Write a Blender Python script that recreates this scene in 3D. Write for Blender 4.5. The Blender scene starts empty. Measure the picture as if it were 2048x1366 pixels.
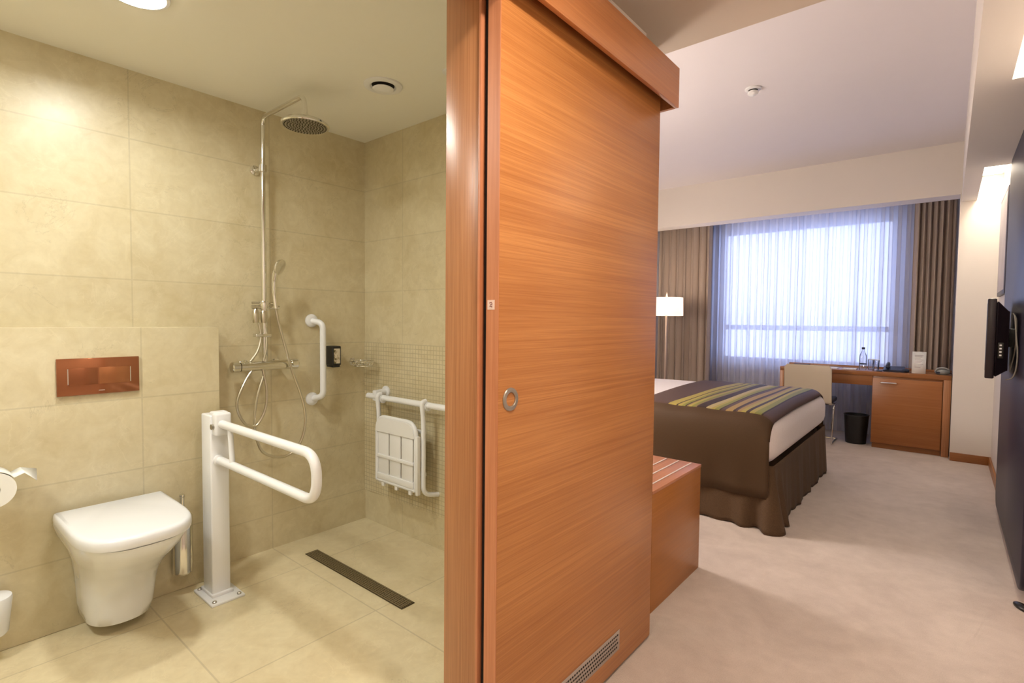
import bpy, bmesh, math, random
from mathutils import Vector, Matrix
random.seed(7)
SC = bpy.context.scene
C = SC.collection
PI = math.pi

# ------------------------------------------------------------------ camera
def make_camera():
    yaw, pitch, roll = 0.696094, -0.0404638, 0.00951311
    f = Vector((-math.sin(yaw)*math.cos(pitch), math.cos(yaw)*math.cos(pitch), math.sin(pitch)))
    r = f.cross(Vector((0, 0, 1))).normalized()
    u = r.cross(f)
    c, s = math.cos(roll), math.sin(roll)
    R = c*r + s*u
    U = -s*r + c*u
    cd = bpy.data.cameras.new('camera')
    cam = bpy.data.objects.new('camera', cd)
    C.objects.link(cam)
    m = Matrix.Identity(4)
    for i in range(3):
        m[i][0], m[i][1], m[i][2] = R[i], U[i], -f[i]
        m[i][3] = (0, 0, 1.22)[i]
    cam.matrix_world = m
    cd.sensor_width = 36
    cd.lens = 1043.05/2048*36
    cd.clip_start = 0.02
    SC.camera = cam
make_camera()

# ------------------------------------------------------------------ world, exposure
SC.view_settings.view_transform = 'Standard'
SC.view_settings.look = 'None'
SC.view_settings.exposure = 0.45
SC.view_settings.gamma = 1
SC.view_settings.use_curve_mapping = False
w = bpy.data.worlds.new('sky')
SC.world = w
w.use_nodes = True
bg = w.node_tree.nodes['Background']
bg.inputs['Color'].default_value = (0.66, 0.74, 1.05, 1)
bg.inputs['Strength'].default_value = 3.5

def area(name, loc, rot, size, power, col, size_y=None, spread=180, shape=None):
    ld = bpy.data.lights.new(name, 'AREA')
    ld.energy = power
    ld.color = col
    ld.size = size
    if size_y is not None:
        ld.shape = 'RECTANGLE'
        ld.size_y = size_y
    else:
        ld.shape = shape or 'DISK'
    ld.spread = math.radians(spread)
    o = bpy.data.objects.new(name, ld)
    C.objects.link(o)
    o.location = loc
    o.rotation_euler = rot
    return o

WARM = (1.0, 0.84, 0.67)
BATHC = (1.0, 0.99, 0.90)
# bathroom downlights (one in view, one unseen past the opening's near edge, added as fill)
area('bath_light', (-2.05, 0.54, 2.245), (0, 0, 0), 0.15, 7.8, BATHC, spread=165)
area('bath_light', (-1.75, -0.45, 2.255), (0, 0, 0), 0.3, 15.5, BATHC, spread=180)
# entry downlights
area('entry_light', (-0.25, 0.75, 2.29), (0, 0, 0), 0.16, 12.5, WARM, spread=170)
area('entry_light', (-0.40, -0.6, 2.29), (0, 0, 0), 0.16, 8, WARM, spread=170)
# daylight portal in the window
p = area('window_portal', (-1.3, 7.05, 1.55), (math.radians(-90), 0, 0), 2.1, 1, (1, 1, 1), size_y=1.7)
p.data.cycles.is_portal = True

# ------------------------------------------------------------------ material helpers
class NT:
    def __init__(s, name):
        s.m = bpy.data.materials.new(name)
        s.m.use_nodes = True
        s.t = s.m.node_tree
        s.b = s.t.nodes['Principled BSDF']
        s.out = s.t.nodes['Material Output']
    def n(s, typ, ins=None, **kw):
        nd = s.t.nodes.new(typ)
        for k, v in kw.items():
            setattr(nd, k, v)
        for k, v in (ins or {}).items():
            s.set(nd, k, v)
        return nd
    def set(s, nd, k, v):
        if isinstance(v, bpy.types.NodeSocket):
            s.t.links.new(v, nd.inputs[k])
        else:
            nd.inputs[k].default_value = v
    def math(s, op, a, b=0.0, c=0.0):
        nd = s.n('ShaderNodeMath', operation=op)
        for i, v in enumerate((a, b, c)):
            s.set(nd, i, v)
        return nd.outputs[0]
    def coord(s, scale=(1, 1, 1), loc=(0, 0, 0), rot=(0, 0, 0)):
        tc = s.n('ShaderNodeTexCoord')
        mp = s.n('ShaderNodeMapping')
        s.t.links.new(tc.outputs['Object'], mp.inputs[0])
        mp.inputs['Scale'].default_value = scale
        mp.inputs['Location'].default_value = loc
        mp.inputs['Rotation'].default_value = rot
        return mp.outputs[0]
    def mix(s, f, a, b, typ='MIX'):
        nd = s.n('ShaderNodeMix', data_type='RGBA', blend_type=typ)
        s.set(nd, 0, f); s.set(nd, 6, a); s.set(nd, 7, b)
        return nd.outputs[2]
    def ramp(s, f, stops, interp='LINEAR'):
        nd = s.n('ShaderNodeValToRGB')
        nd.color_ramp.interpolation = interp
        e = nd.color_ramp.elements
        while len(e) > 1:
            e.remove(e[0])
        e[0].position = stops[0][0]; e[0].color = stops[0][1]
        for p_, c_ in stops[1:]:
            x = e.new(p_); x.color = c_
        s.set(nd, 0, f)
        return nd.outputs[0]
    def noise(s, vec, scale, detail=4, rough=0.5, dist=0.0):
        nd = s.n('ShaderNodeTexNoise', {'Vector': vec, 'Scale': scale, 'Detail': detail, 'Roughness': rough, 'Distortion': dist})
        return nd.outputs['Fac']
    def bump(s, h, strength=0.2, dist=0.002):
        nd = s.n('ShaderNodeBump', {'Height': h, 'Strength': strength, 'Distance': dist})
        s.set(s.b, 'Normal', nd.outputs[0])
    def base(s, v): s.set(s.b, 'Base Color', v)
    def rough(s, v): s.set(s.b, 'Roughness', v)

def srgb(r, g, b):
    f = lambda c: (c/255/12.92) if c/255 <= 0.04045 else ((c/255+0.055)/1.055)**2.4
    return (f(r), f(g), f(b), 1)

def plain(name, col, rough=0.5, metal=0.0, coat=0.0, nscale=0, namt=0.06, spec=None):
    t = NT(name)
    v = t.coord()
    n = t.noise(v, nscale or 8, 3)
    dark = (col[0]*(1-namt*2), col[1]*(1-namt*2), col[2]*(1-namt*2), 1)
    t.base(t.mix(n, dark, col))
    t.rough(rough)
    t.b.inputs['Metallic'].default_value = metal
    t.b.inputs['Coat Weight'].default_value = coat
    if spec is not None:
        t.b.inputs['Specular IOR Level'].default_value = spec
    return t.m

def stone(name, plane, tw, th, offu, offv, col1, col2, joint, rough=0.28, mortar=0.0035, veins=0.5):
    t = NT(name)
    v = t.coord()
    sp = t.n('ShaderNodeSeparateXYZ', {0: v})
    X, Y, Z = sp.outputs
    u_, v_ = {'yz': (Y, Z), 'xz': (X, Z), 'xy': (X, Y)}[plane]
    uu = t.math('SUBTRACT', u_, offu); vv = t.math('SUBTRACT', v_, offv)
    cb = t.n('ShaderNodeCombineXYZ', {0: uu, 1: vv})
    br = t.n('ShaderNodeTexBrick', {'Vector': cb.outputs[0], 'Color1': (0.42, 0.42, 0.42, 1), 'Color2': (0.58, 0.58, 0.58, 1), 'Mortar': (0, 0, 0, 1),
             'Scale': 1.0, 'Mortar Size': mortar, 'Mortar Smooth': 0.3, 'Bias': 0.0, 'Brick Width': tw, 'Row Height': th}, offset=0.0, squash=1.0)
    big = t.noise(v, 3.2, 6, 0.6, 0.6)
    fine = t.noise(v, 38, 5, 0.65)
    mid = t.noise(v, 11, 5, 0.6, 1.2)
    f1 = t.math('ADD', t.math('MULTIPLY', big, 0.5), t.math('MULTIPLY', mid, 0.5))
    base = t.ramp(f1, [(0.32, col2), (0.66, col1)])
    f2 = t.math('ADD', t.math('MULTIPLY', fine, 0.16), 0.92)
    base = t.mix(1.0, base, t.n('ShaderNodeCombineColor', {0: f2, 1: f2, 2: f2}).outputs[0], 'MULTIPLY')
    # veins
    vn = t.noise(v, 2.3, 7, 0.62, 1.4)
    va = t.math('ABSOLUTE', t.math('SUBTRACT', vn, 0.5))
    vm = t.math('MULTIPLY', t.math('LESS_THAN', va, 0.0035), t.math('MULTIPLY', t.math('GREATER_THAN', t.noise(v, 2.0, 2), 0.54), 0.35*veins))
    base = t.mix(vm, base, (col2[0]*0.45, col2[1]*0.45, col2[2]*0.45, 1))
    lv = t.noise(v, 4.1, 6, 0.6, 1.0)
    la = t.math('ABSOLUTE', t.math('SUBTRACT', lv, 0.5))
    lm = t.math('MULTIPLY', t.math('LESS_THAN', la, 0.008), t.math('MULTIPLY', t.math('GREATER_THAN', t.noise(v, 3.0, 2), 0.5), 0.35*veins))
    base = t.mix(lm, base, (min(col1[0]*1.15, .9), min(col1[1]*1.15, .9), min(col1[2]*1.2, .9), 1))
    # per tile tone
    tone = t.n('ShaderNodeSeparateColor', {0: br.outputs['Color']}).outputs[0]
    tm = t.math('ADD', t.math('MULTIPLY', tone, 0.18), 0.91)
    base = t.mix(1.0, base, t.n('ShaderNodeCombineColor', {0: tm, 1: tm, 2: tm}).outputs[0], 'MULTIPLY')
    base = t.mix(t.math('MULTIPLY', br.outputs['Fac'], joint), base, (col2[0]*0.45, col2[1]*0.42, col2[2]*0.38, 1))
    t.base(base)
    t.rough(t.math('ADD', t.math('MULTIPLY', fine, 0.12), rough+0.03))
    t.b.inputs['Specular IOR Level'].default_value = 0.8
    t.bump(t.math('SUBTRACT', t.math('MULTIPLY', mid, 0.3), t.math('MULTIPLY', br.outputs['Fac'], 0.6)), 0.08, 0.0015)
    return t.m

def wood(name, grain, c1, c2, rough=0.35, stretch=120, scale=1.0, spec=0.5, coat=0.0):
    """grain: axis index along which the fibres run"""
    t = NT(name)
    sc = [stretch*scale]*3
    sc[grain] = 1.1*scale
    v = t.coord(tuple(sc))
    sc2 = [stretch*scale*3.0]*3
    sc2[grain] = 5*scale
    v2 = t.coord(tuple(sc2))
    sc3 = [5.0]*3
    sc3[grain] = 0.7
    v3 = t.coord(tuple(sc3))
    a = t.noise(v, 1.0, 5, 0.6, 0.8)
    b = t.noise(v2, 1.0, 3, 0.6, 0.2)
    c = t.noise(v3, 1.0, 2, 0.5, 0.5)
    f = t.math('ADD', t.math('ADD', t.math('MULTIPLY', a, 0.42), t.math('MULTIPLY', b, 0.28)), t.math('MULTIPLY', c, 0.30))
    t.base(t.ramp(f, [(0.38, c2), (0.5, tuple((x+y)/2 for x, y in zip(c1, c2))), (0.60, c1)]))
    t.rough(t.math('ADD', t.math('MULTIPLY', b, 0.2), rough-0.1))
    t.b.inputs['Specular IOR Level'].default_value = spec
    t.b.inputs['Coat Weight'].default_value = coat
    t.bump(b, 0.12, 0.0008)
    return t.m

def fabric(name, col, rough=0.9, sheen=0.3, nscale=220, amt=0.12, big=0.0, coords=(1, 1, 1)):
    t = NT(name)
    v = t.coord(coords)
    n = t.noise(v, nscale, 2)
    b = t.noise(v, 5, 3)
    f = t.math('ADD', t.math('MULTIPLY', n, 1-big), t.math('MULTIPLY', b, big))
    t.base(t.ramp(f, [(0.3, tuple(c*(1-2*amt) for c in col[:3])+(1,)), (0.7, col)]))
    t.rough(rough)
    t.b.inputs['Sheen Weight'].default_value = sheen
    t.b.inputs['Specular IOR Level'].default_value = 0.2
    t.bump(n, 0.15, 0.001)
    return t.m

M = {}
CREAM1, CREAM2 = (0.66, 0.59, 0.41, 1), (0.53, 0.445, 0.265, 1)
M['stone_wall'] = stone('cream_marble_wall', 'yz', 0.6, 0.3, 0.08, 0.18, CREAM1, CREAM2, 0.08)
M['stone_wall_x'] = stone('cream_marble_back_wall', 'xz', 0.6, 0.3, 0.05, 0.18, CREAM1, CREAM2, 0.04)
M['stone_box'] = stone('cream_marble_boxing', 'yz', 0.6, 0.3, 0.08, -0.02, CREAM1, CREAM2, 0.10)
M['stone_floor'] = stone('cream_marble_floor', 'xy', 0.6, 0.6, 0.0, 0.08, (0.74, 0.655, 0.45, 1), (0.62, 0.52, 0.33, 1), 0.22, rough=0.22)
M['mosaic'] = stone('cream_marble_mosaic', 'xz', 0.024, 0.024, 0.0, 0.0, CREAM1, CREAM2, 0.32, mortar=0.0022, veins=0.2)
M['bath_ceiling'] = plain('bathroom_ceiling_paint', (0.86, 0.84, 0.76, 1), 0.75, namt=0.01)
M['paint'] = plain('off_white_paint', (0.76, 0.71, 0.66, 1), 0.8, namt=0.01)
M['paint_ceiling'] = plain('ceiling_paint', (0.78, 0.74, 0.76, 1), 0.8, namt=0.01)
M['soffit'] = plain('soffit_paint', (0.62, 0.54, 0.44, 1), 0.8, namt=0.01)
WO1, WO2 = (0.58, 0.255, 0.082, 1), (0.40, 0.147, 0.038, 1)
M['wood_y'] = wood('orange_oak_along_door', 1, WO1, WO2)
M['wood_z'] = wood('orange_oak_upright', 2, (0.50, 0.235, 0.105, 1), (0.32, 0.125, 0.05, 1), 0.32)
M['wood_edge'] = wood('pinkish_oak_edge', 2, (0.60, 0.25, 0.125, 1), (0.46, 0.165, 0.072, 1), 0.4, stretch=60)
M['wood_x'] = wood('orange_oak_desk', 0, (0.34, 0.135, 0.042, 1), (0.25, 0.09, 0.025, 1))
M['wood_bench'] = wood('orange_oak_bench', 1, (0.41, 0.160, 0.034, 1), (0.33, 0.118, 0.020, 1), stretch=50)
M['black_gap'] = plain('gap_and_track_black', (0.012, 0.010, 0.010, 1), 0.8)  # near-black for the door track and the shade in gaps and openings
M['chrome'] = plain('chrome', (0.80, 0.79, 0.76, 1), 0.10, 1.0, namt=0.02)
M['steel'] = plain('brushed_steel', (0.46, 0.43, 0.38, 1), 0.32, 1.0, namt=0.05)
M['hose'] = plain('metal_hose', (0.66, 0.62, 0.52, 1), 0.28, 1.0, namt=0.05)
M['white_ceramic'] = plain('white_ceramic', (0.78, 0.80, 0.84, 1), 0.08, coat=0.5, namt=0.005)
M['white_seat'] = plain('white_seat_plastic', (0.80, 0.82, 0.87, 1), 0.18, namt=0.005)
M['white_metal'] = plain('white_coated_metal', (0.80, 0.81, 0.84, 1), 0.28, namt=0.01)
M['white_plastic'] = plain('white_plastic', (0.80, 0.80, 0.81, 1), 0.4, namt=0.01)
M['paper'] = plain('white_paper', (0.86, 0.86, 0.84, 1), 0.85, namt=0.02)
M['black_plastic'] = plain('black_plastic', (0.012, 0.011, 0.010, 1), 0.35)
M['tv_plastic'] = plain('tv_plastic', (0.014, 0.008, 0.012, 1), 0.35)
M['screen'] = plain('screen_glass', (0.012, 0.006, 0.010, 1), 0.12)
M['cable'] = plain('grey_cable', (0.22, 0.20, 0.17, 1), 0.5)
M['reflection_plate'] = plain('plate_brown_reflection', (0.34, 0.125, 0.055, 1), 0.12, 0.6, namt=0.05)  # brown base colour stands for wood mirrored in polished chrome
M['panel_leather'] = plain('dark_aubergine_panel', (0.018, 0.013, 0.030, 1), 0.42, namt=0.1, nscale=60)
M['nozzle'] = plain('shower_nozzles', (0.10, 0.09, 0.06, 1), 0.5, 0.3)
M['navy'] = plain('navy_plastic', (0.012, 0.018, 0.045, 1), 0.3)
M['grey_plastic'] = plain('grey_plastic', (0.30, 0.31, 0.30, 1), 0.4)
M['cream_leather'] = plain('cream_leather', (0.62, 0.53, 0.40, 1), 0.45, namt=0.03)
M['duvet'] = fabric('white_duvet', (0.80, 0.74, 0.74, 1), 0.85, 0.2, 120, 0.03)
M['skirt'] = fabric('brown_bed_skirt', (0.105, 0.062, 0.034, 1), 0.85, 0.03, 200, 0.12)
M['drape'] = fabric('taupe_curtain', (0.44, 0.355, 0.295, 1), 0.8, 0.1, 300, 0.08)
M['seat_cover'] = plain('dark_seat', (0.03, 0.025, 0.03, 1), 0.5)

def carpet():
    t = NT('beige_carpet')
    v = t.coord()
    n = t.noise(v, 260, 2)
    m_ = t.noise(v, 3.0, 4, 0.6, 0.8)
    m2 = t.noise(v, 14, 3, 0.6)
    f = t.math('ADD', t.math('ADD', t.math('MULTIPLY', n, 0.3), t.math('MULTIPLY', m_, 0.45)), t.math('MULTIPLY', m2, 0.25))
    t.base(t.ramp(f, [(0.36, (0.46, 0.385, 0.335, 1)), (0.64, (0.62, 0.535, 0.47, 1))]))
    t.rough(0.95)
    t.b.inputs['Specular IOR Level'].default_value = 0.1
    t.b.inputs['Sheen Weight'].default_value = 0.3
    t.bump(t.math('ADD', n, m2), 0.3, 0.004)
    return t.m
M['carpet'] = carpet()

def runner_mat():
    t = NT('striped_bed_runner')
    v = t.coord()
    sp = t.n('ShaderNodeSeparateXYZ', {0: v})
    taupe = (0.100, 0.060, 0.052, 1); br = (0.080, 0.046, 0.022, 1); dk = (0.045, 0.027, 0.022, 1)
    yl = (0.42, 0.34, 0.085, 1); gr = (0.25, 0.25, 0.055, 1); mu = (0.38, 0.25, 0.085, 1); tan = (0.26, 0.18, 0.09, 1); cr = (0.47, 0.38, 0.18, 1)
    z2x = lambda z: -1.42+(z-100)*0.001255
    bands = [(-1.9, taupe), (z2x(98), yl), (z2x(140), dk), (z2x(150), yl), (z2x(172), gr), (z2x(188), dk), (z2x(196), tan), (z2x(205), yl), (z2x(222), gr), (z2x(240), tan),
             (z2x(250), dk), (z2x(300), cr), (z2x(325), yl), (z2x(340), gr), (z2x(362), dk), (z2x(372), taupe), (z2x(392), mu), (z2x(430), dk), (z2x(440), taupe), (z2x(452), mu), (z2x(470), yl), (z2x(488), dk),
             (z2x(508), yl), (z2x(528), gr), (z2x(560), dk), (z2x(570), taupe)]
    f = t.math('ADD', sp.outputs[0], 2.0)
    col = t.ramp(t.math('MULTIPLY', f, 1/1.4), [((x+2.0)/1.4, c) for x, c in bands], 'CONSTANT')
    # the far half and the near drop: the band of stripes is an inset on plain cloth
    wv = t.noise(t.coord((1, 1, 1)), 260, 2)
    top = t.math('MULTIPLY', t.math('GREATER_THAN', sp.outputs[1], 3.335), t.math('GREATER_THAN', sp.outputs[2], 0.60))
    side = t.mix(t.noise(t.coord((1, 1, 1)), 200, 2), tuple(c*0.8 for c in br[:3])+(1,), br)
    col = t.mix(top, side, col)
    t.base(t.mix(t.math('MULTIPLY', wv, 0.3), col, dk))
    t.rough(0.6)
    t.b.inputs['Specular IOR Level'].default_value = 0.2
    t.bump(wv, 0.15, 0.001)
    return t.m
M['runner'] = runner_mat()

def sheer():
    t = NT('sheer_curtain')
    nt = t.t
    v = t.coord((1, 1, 1))
    n = t.noise(v, 300, 2)
    tr = t.n('ShaderNodeBsdfTranslucent', {'Color': (0.70, 0.73, 0.88, 1)})
    di = t.n('ShaderNodeBsdfDiffuse', {'Color': (0.72, 0.70, 0.72, 1)})
    tp = t.n('ShaderNodeBsdfTransparent', {'Color': (1, 1, 1, 1)})
    a = t.n('ShaderNodeMixShader', {0: 0.45}); nt.links.new(tr.outputs[0], a.inputs[1]); nt.links.new(di.outputs[0], a.inputs[2])
    # cloth seen edge-on hides more: transmission = T0 ** (1 / cos)
    geo = t.n('ShaderNodeNewGeometry')
    dt = t.n('ShaderNodeVectorMath', operation='DOT_PRODUCT')
    nt.links.new(geo.outputs['Normal'], dt.inputs[0]); nt.links.new(geo.outputs['Incoming'], dt.inputs[1])
    cs = t.math('MAXIMUM', t.math('ABSOLUTE', dt.outputs['Value']), 0.06)
    T = t.math('POWER', t.math('ADD', t.math('MULTIPLY', n, 0.04), 0.17), t.math('DIVIDE', 1.0, cs))
    b = t.n('ShaderNodeMixShader', {0: t.math('SUBTRACT', 1.0, T)})
    nt.links.new(tp.outputs[0], b.inputs[1]); nt.links.new(a.outputs[0], b.inputs[2])
    nt.links.new(b.outputs[0], t.out.inputs[0])
    return t.m
M['sheer'] = sheer()

def glassy(name, tint=(1, 1, 1, 1), gl=0.08):
    t = NT(name)
    nt = t.t
    tp = t.n('ShaderNodeBsdfTransparent', {'Color': tint})
    g = t.n('ShaderNodeBsdfGlossy', {'Color': (1, 1, 1, 1), 'Roughness': 0.03})
    lw = t.n('ShaderNodeLayerWeight', {'Blend': 0.25})
    f = t.math('ADD', t.math('MULTIPLY', lw.outputs['Fresnel'], 0.8), gl*0.3)
    b = t.n('ShaderNodeMixShader', {0: f})
    nt.links.new(tp.outputs[0], b.inputs[1]); nt.links.new(g.outputs[0], b.inputs[2])
    nt.links.new(b.outputs[0], t.out.inputs[0])
    return t.m
M['pane'] = glassy('window_glass', (0.96, 0.98, 1, 1))
M['bottle'] = glassy('clear_bottle', (0.90, 0.92, 0.96, 1), 0.3)
M['frosted'] = plain('frame_grey', (0.52, 0.56, 0.66, 1), 0.5)

def emit(name, col, strength):
    t = NT(name)
    t.base((0.9, 0.9, 0.9, 1))
    t.b.inputs['Emission Color'].default_value = col
    t.b.inputs['Emission Strength'].default_value = strength
    return t.m
M['lamp_glow'] = emit('lamp_glow', (1.0, 0.98, 0.88, 1), 14)
M['cove_glow'] = emit('cove_glow', (1.0, 0.93, 0.80, 1), 5)

def shade_mat():
    t = NT('lit_lamp_shade')
    t.base((0.85, 0.80, 0.72, 1))
    t.b.inputs['Emission Color'].default_value = (1.0, 0.80, 0.62, 1)
    t.b.inputs['Emission Strength'].default_value = 0.85
    n = t.noise(t.coord((1, 1, 1)), 300, 2)
    t.bump(n, 0.1, 0.001)
    return t.m
M['shade'] = shade_mat()

# ------------------------------------------------------------------ geometry helpers
class G:
    """collects geometry in world coordinates; build() links it as one mesh object"""
    def __init__(s):
        s.bm = bmesh.new()
    def box(s, x0, x1, y0, y1, z0, z1, bevel=0.0, seg=2, taper=None):
        b = bmesh.new()
        bmesh.ops.create_cube(b, size=1)
        for v in b.verts:
            v.co = Vector(((x0+x1)/2+v.co.x*(x1-x0), (y0+y1)/2+v.co.y*(y1-y0), (z0+z1)/2+v.co.z*(z1-z0)))
        if bevel:
            bmesh.ops.bevel(b, geom=b.edges[:]+b.verts[:], offset=bevel, segments=seg, profile=0.5, affect='EDGES')
        return s.add(b)
    def add(s, b, mat=None):
        if mat is not None:
            bmesh.ops.transform(b, matrix=mat, verts=b.verts)
        me = bpy.data.meshes.new('tmp')
        b.to_mesh(me); b.free()
        s.bm.from_mesh(me)
        bpy.data.meshes.remove(me)
        return s
    def tube(s, pts, r, seg=14, closed=False, caps=True, flat=None):
        pts = [Vector(p_) for p_ in pts]
        n = len(pts)
        tang = []
        for i in range(n):
            if closed:
                t_ = pts[(i+1) % n]-pts[i-1]
            else:
                t_ = pts[min(i+1, n-1)]-pts[max(i-1, 0)]
            tang.append(t_.normalized())
        t0 = tang[0]
        ref = Vector((0, 0, 1)) if abs(t0.z) < 0.9 else Vector((1, 0, 0))
        u = t0.cross(ref).normalized()
        rings = []
        rr = r if isinstance(r, (list, tuple)) else [r]*n
        for i in range(n):
            t_ = tang[i]
            u = (u-t_*u.dot(t_)).normalized()
            w_ = t_.cross(u)
            ring = []
            for k in range(seg):
                a = 2*PI*k/seg
                ring.append(s.bm.verts.new(pts[i]+u*math.cos(a)*rr[i]+w_*math.sin(a)*rr[i]*(flat or 1)))
            rings.append(ring)
        m_ = n if closed else n-1
        for i in range(m_):
            a, b = rings[i], rings[(i+1) % n]
            for k in range(seg):
                s.bm.faces.new((a[k], a[(k+1) % seg], b[(k+1) % seg], b[k]))
        if caps and not closed:
            s.bm.faces.new(rings[0][::-1]); s.bm.faces.new(rings[-1])
        return s
    def lathe(s, prof, c, axis='z', seg=40, caps=True):
        """prof: list of (radius, height along axis)"""
        c = Vector(c)
        rings = []
        for (r, h) in prof:
            ring = []
            for k in range(seg):
                a = 2*PI*k/seg
                x, y = r*math.cos(a), r*math.sin(a)
                d = {'z': (x, y, h), 'x': (h, x, y), 'y': (y, h, x)}[axis]
                ring.append(s.bm.verts.new(c+Vector(d)))
            rings.append(ring)
        for a, b in zip(rings, rings[1:]):
            for k in range(seg):
                s.bm.faces.new((a[k], a[(k+1) % seg], b[(k+1) % seg], b[k]))
        if caps:
            if prof[0][0] > 1e-5: s.bm.faces.new(rings[0][::-1])
            if prof[-1][0] > 1e-5: s.bm.faces.new(rings[-1])
        return s
    def loft(s, rings, caps=True):
        rs = [[s.bm.verts.new(Vector(p_)) for p_ in ring] for ring in rings]
        n = len(rs[0])
        for a, b in zip(rs, rs[1:]):
            for k in range(n):
                s.bm.faces.new((a[k], a[(k+1) % n], b[(k+1) % n], b[k]))
        if caps:
            s.bm.faces.new(rs[0][::-1]); s.bm.faces.new(rs[-1])
        return s
    def grid(s, rows):
        rs = [[s.bm.verts.new(Vector(p_)) for p_ in row] for row in rows]
        for a, b in zip(rs, rs[1:]):
            for k in range(len(a)-1):
                s.bm.faces.new((a[k], a[k+1], b[k+1], b[k]))
        return s
    def build(s, name, mat, parent=None, smooth=35, root=None, bevel=0, solid=0, subsurf=0):
        bm = s.bm
        bmesh.ops.remove_doubles(bm, verts=bm.verts, dist=1e-6)
        bmesh.ops.recalc_face_normals(bm, faces=bm.faces)
        off = Vector((0, 0, 0))
        q = parent
        while q is not None:
            off += Vector(q.location); q = q.parent
        if parent is None and root is not None:
            off = Vector(root)
        for v in bm.verts:
            v.co -= off
        me = bpy.data.meshes.new(name)
        bm.to_mesh(me); bm.free()
        if smooth:
            for f_ in me.polygons: f_.use_smooth = True
            try:
                me.set_sharp_from_angle(angle=math.radians(smooth))
            except Exception:
                pass
        o = bpy.data.objects.new(name, me)
        C.objects.link(o)
        me.materials.append(M[mat] if isinstance(mat, str) else mat)
        if parent is not None: o.parent = parent
        elif root is not None: o.location = root
        if solid:
            md = o.modifiers.new('solid', 'SOLIDIFY'); md.thickness = solid; md.offset = 0
        if bevel:
            md = o.modifiers.new('bevel', 'BEVEL'); md.width = bevel; md.segments = 2; md.limit_method = 'ANGLE'
        if subsurf:
            md = o.modifiers.new('sub', 'SUBSURF'); md.levels = subsurf; md.render_levels = subsurf
        return o

def fillet(pts, r, n=6, closed=False):
    """round the corners of a polyline"""
    pts = [Vector(p_) for p_ in pts]
    out = []
    N = len(pts)
    for i in range(N):
        if not closed and (i == 0 or i == N-1):
            out.append(pts[i]); continue
        a, b, c = pts[i-1], pts[i], pts[(i+1) % N]
        d1, d2 = (a-b), (c-b)
        rr = min(r, d1.length*0.49, d2.length*0.49)
        p1, p2 = b+d1.normalized()*rr, b+d2.normalized()*rr
        for k in range(n+1):
            t_ = k/n
            out.append(p1*(1-t_)**2+b*2*t_*(1-t_)+p2*t_*t_)
    return out

def spline(pts, n=10):
    pts = [Vector(p_) for p_ in pts]
    P_ = [pts[0]*2-pts[1]]+pts+[pts[-1]*2-pts[-2]]
    out = []
    for i in range(1, len(P_)-2):
        p0, p1, p2, p3 = P_[i-1:i+3]
        for k in range(n):
            t_ = k/n
            out.append(0.5*((2*p1)+(-p0+p2)*t_+(2*p0-5*p1+4*p2-p3)*t_*t_+(-p0+3*p1-3*p2+p3)*t_**3))
    out.append(pts[-1])
    return out

def tag(o, label=None, cat=None, group=None, kind=None):
    if label: o['label'] = label
    if cat: o['category'] = cat
    if group: o['group'] = group
    if kind: o['kind'] = kind
    return o
def thing(name, label, cat, loc=(0, 0, 0), group=None):
    o = bpy.data.objects.new(name, None)
    o.empty_display_size = 0.1
    C.objects.link(o)
    o.location = loc
    return tag(o, label, cat, group)
def struct(o, label=None, cat=None):
    return tag(o, label, cat, None, 'structure')
def sbox(name, mat, *a, bevel=0, label=None, cat=None):
    return struct(G().box(*a, bevel=bevel).build(name, mat), label, cat)

# ------------------------------------------------------------------ THE SETTING
XW, XB, YB, ZB = -2.71, -2.60, 1.853, 2.27      # bathroom: left wall, boxing face, back wall, ceiling
# bathroom shell
sbox('wall_bathroom_left', 'stone_wall', XW-0.1, XW, -1.3, YB, 0, ZB, label='cream marble tiled wall behind the shower and toilet', cat='wall')
g = G().box(-3.1, -0.965, YB, 2.0, 0, 2.299).box(-3.1, -1.035, YB, 2.0, 2.28, 2.95)
struct(g.build('wall_bathroom_back', 'stone_wall_x'), 'cream marble tiled wall behind the folding shower seat', 'wall')
sbox('wall_bathroom_mosaic', 'mosaic', XW+0.001, -1.032, YB-0.004, YB-0.0003, 0.18, 1.08, label='band of small cream mosaic tiles behind the shower seat', cat='wall')
sbox('wall_cistern_boxing', 'stone_box', XW+0.0005, XB, -1.3, 0.985, 0.001, 1.176, bevel=0.002, label='low cream marble boxing the toilet hangs from', cat='wall')
sbox('floor_bathroom', 'stone_floor', XW-0.1, -0.90, -1.3, YB, -0.1, 0, label='cream marble tiled bathroom floor', cat='floor')
sbox('ceiling_bathroom', 'bath_ceiling', XW-0.1, -0.92, -1.3, YB, ZB, ZB+0.1, label='smooth pale bathroom ceiling', cat='ceiling')
sbox('wall_bathroom_front', 'stone_wall_x', XW-0.1, -0.9, -1.4, -1.3, 0, ZB+0.1)
# wall between bathroom and entry, either side of the door opening (opening y 0.06..0.96)
sbox('wall_entry_left', 'paint', -1.03, -0.90, -1.4, 0.0, 0, 2.3)
sbox('wall_entry_left_far', 'paint', -1.03, -0.905, 0.985, YB, 0, 2.4)
sbox('wall_above_door', 'paint', -1.03, -0.90, 0.0, 0.985, 2.14, 2.4)
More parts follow.
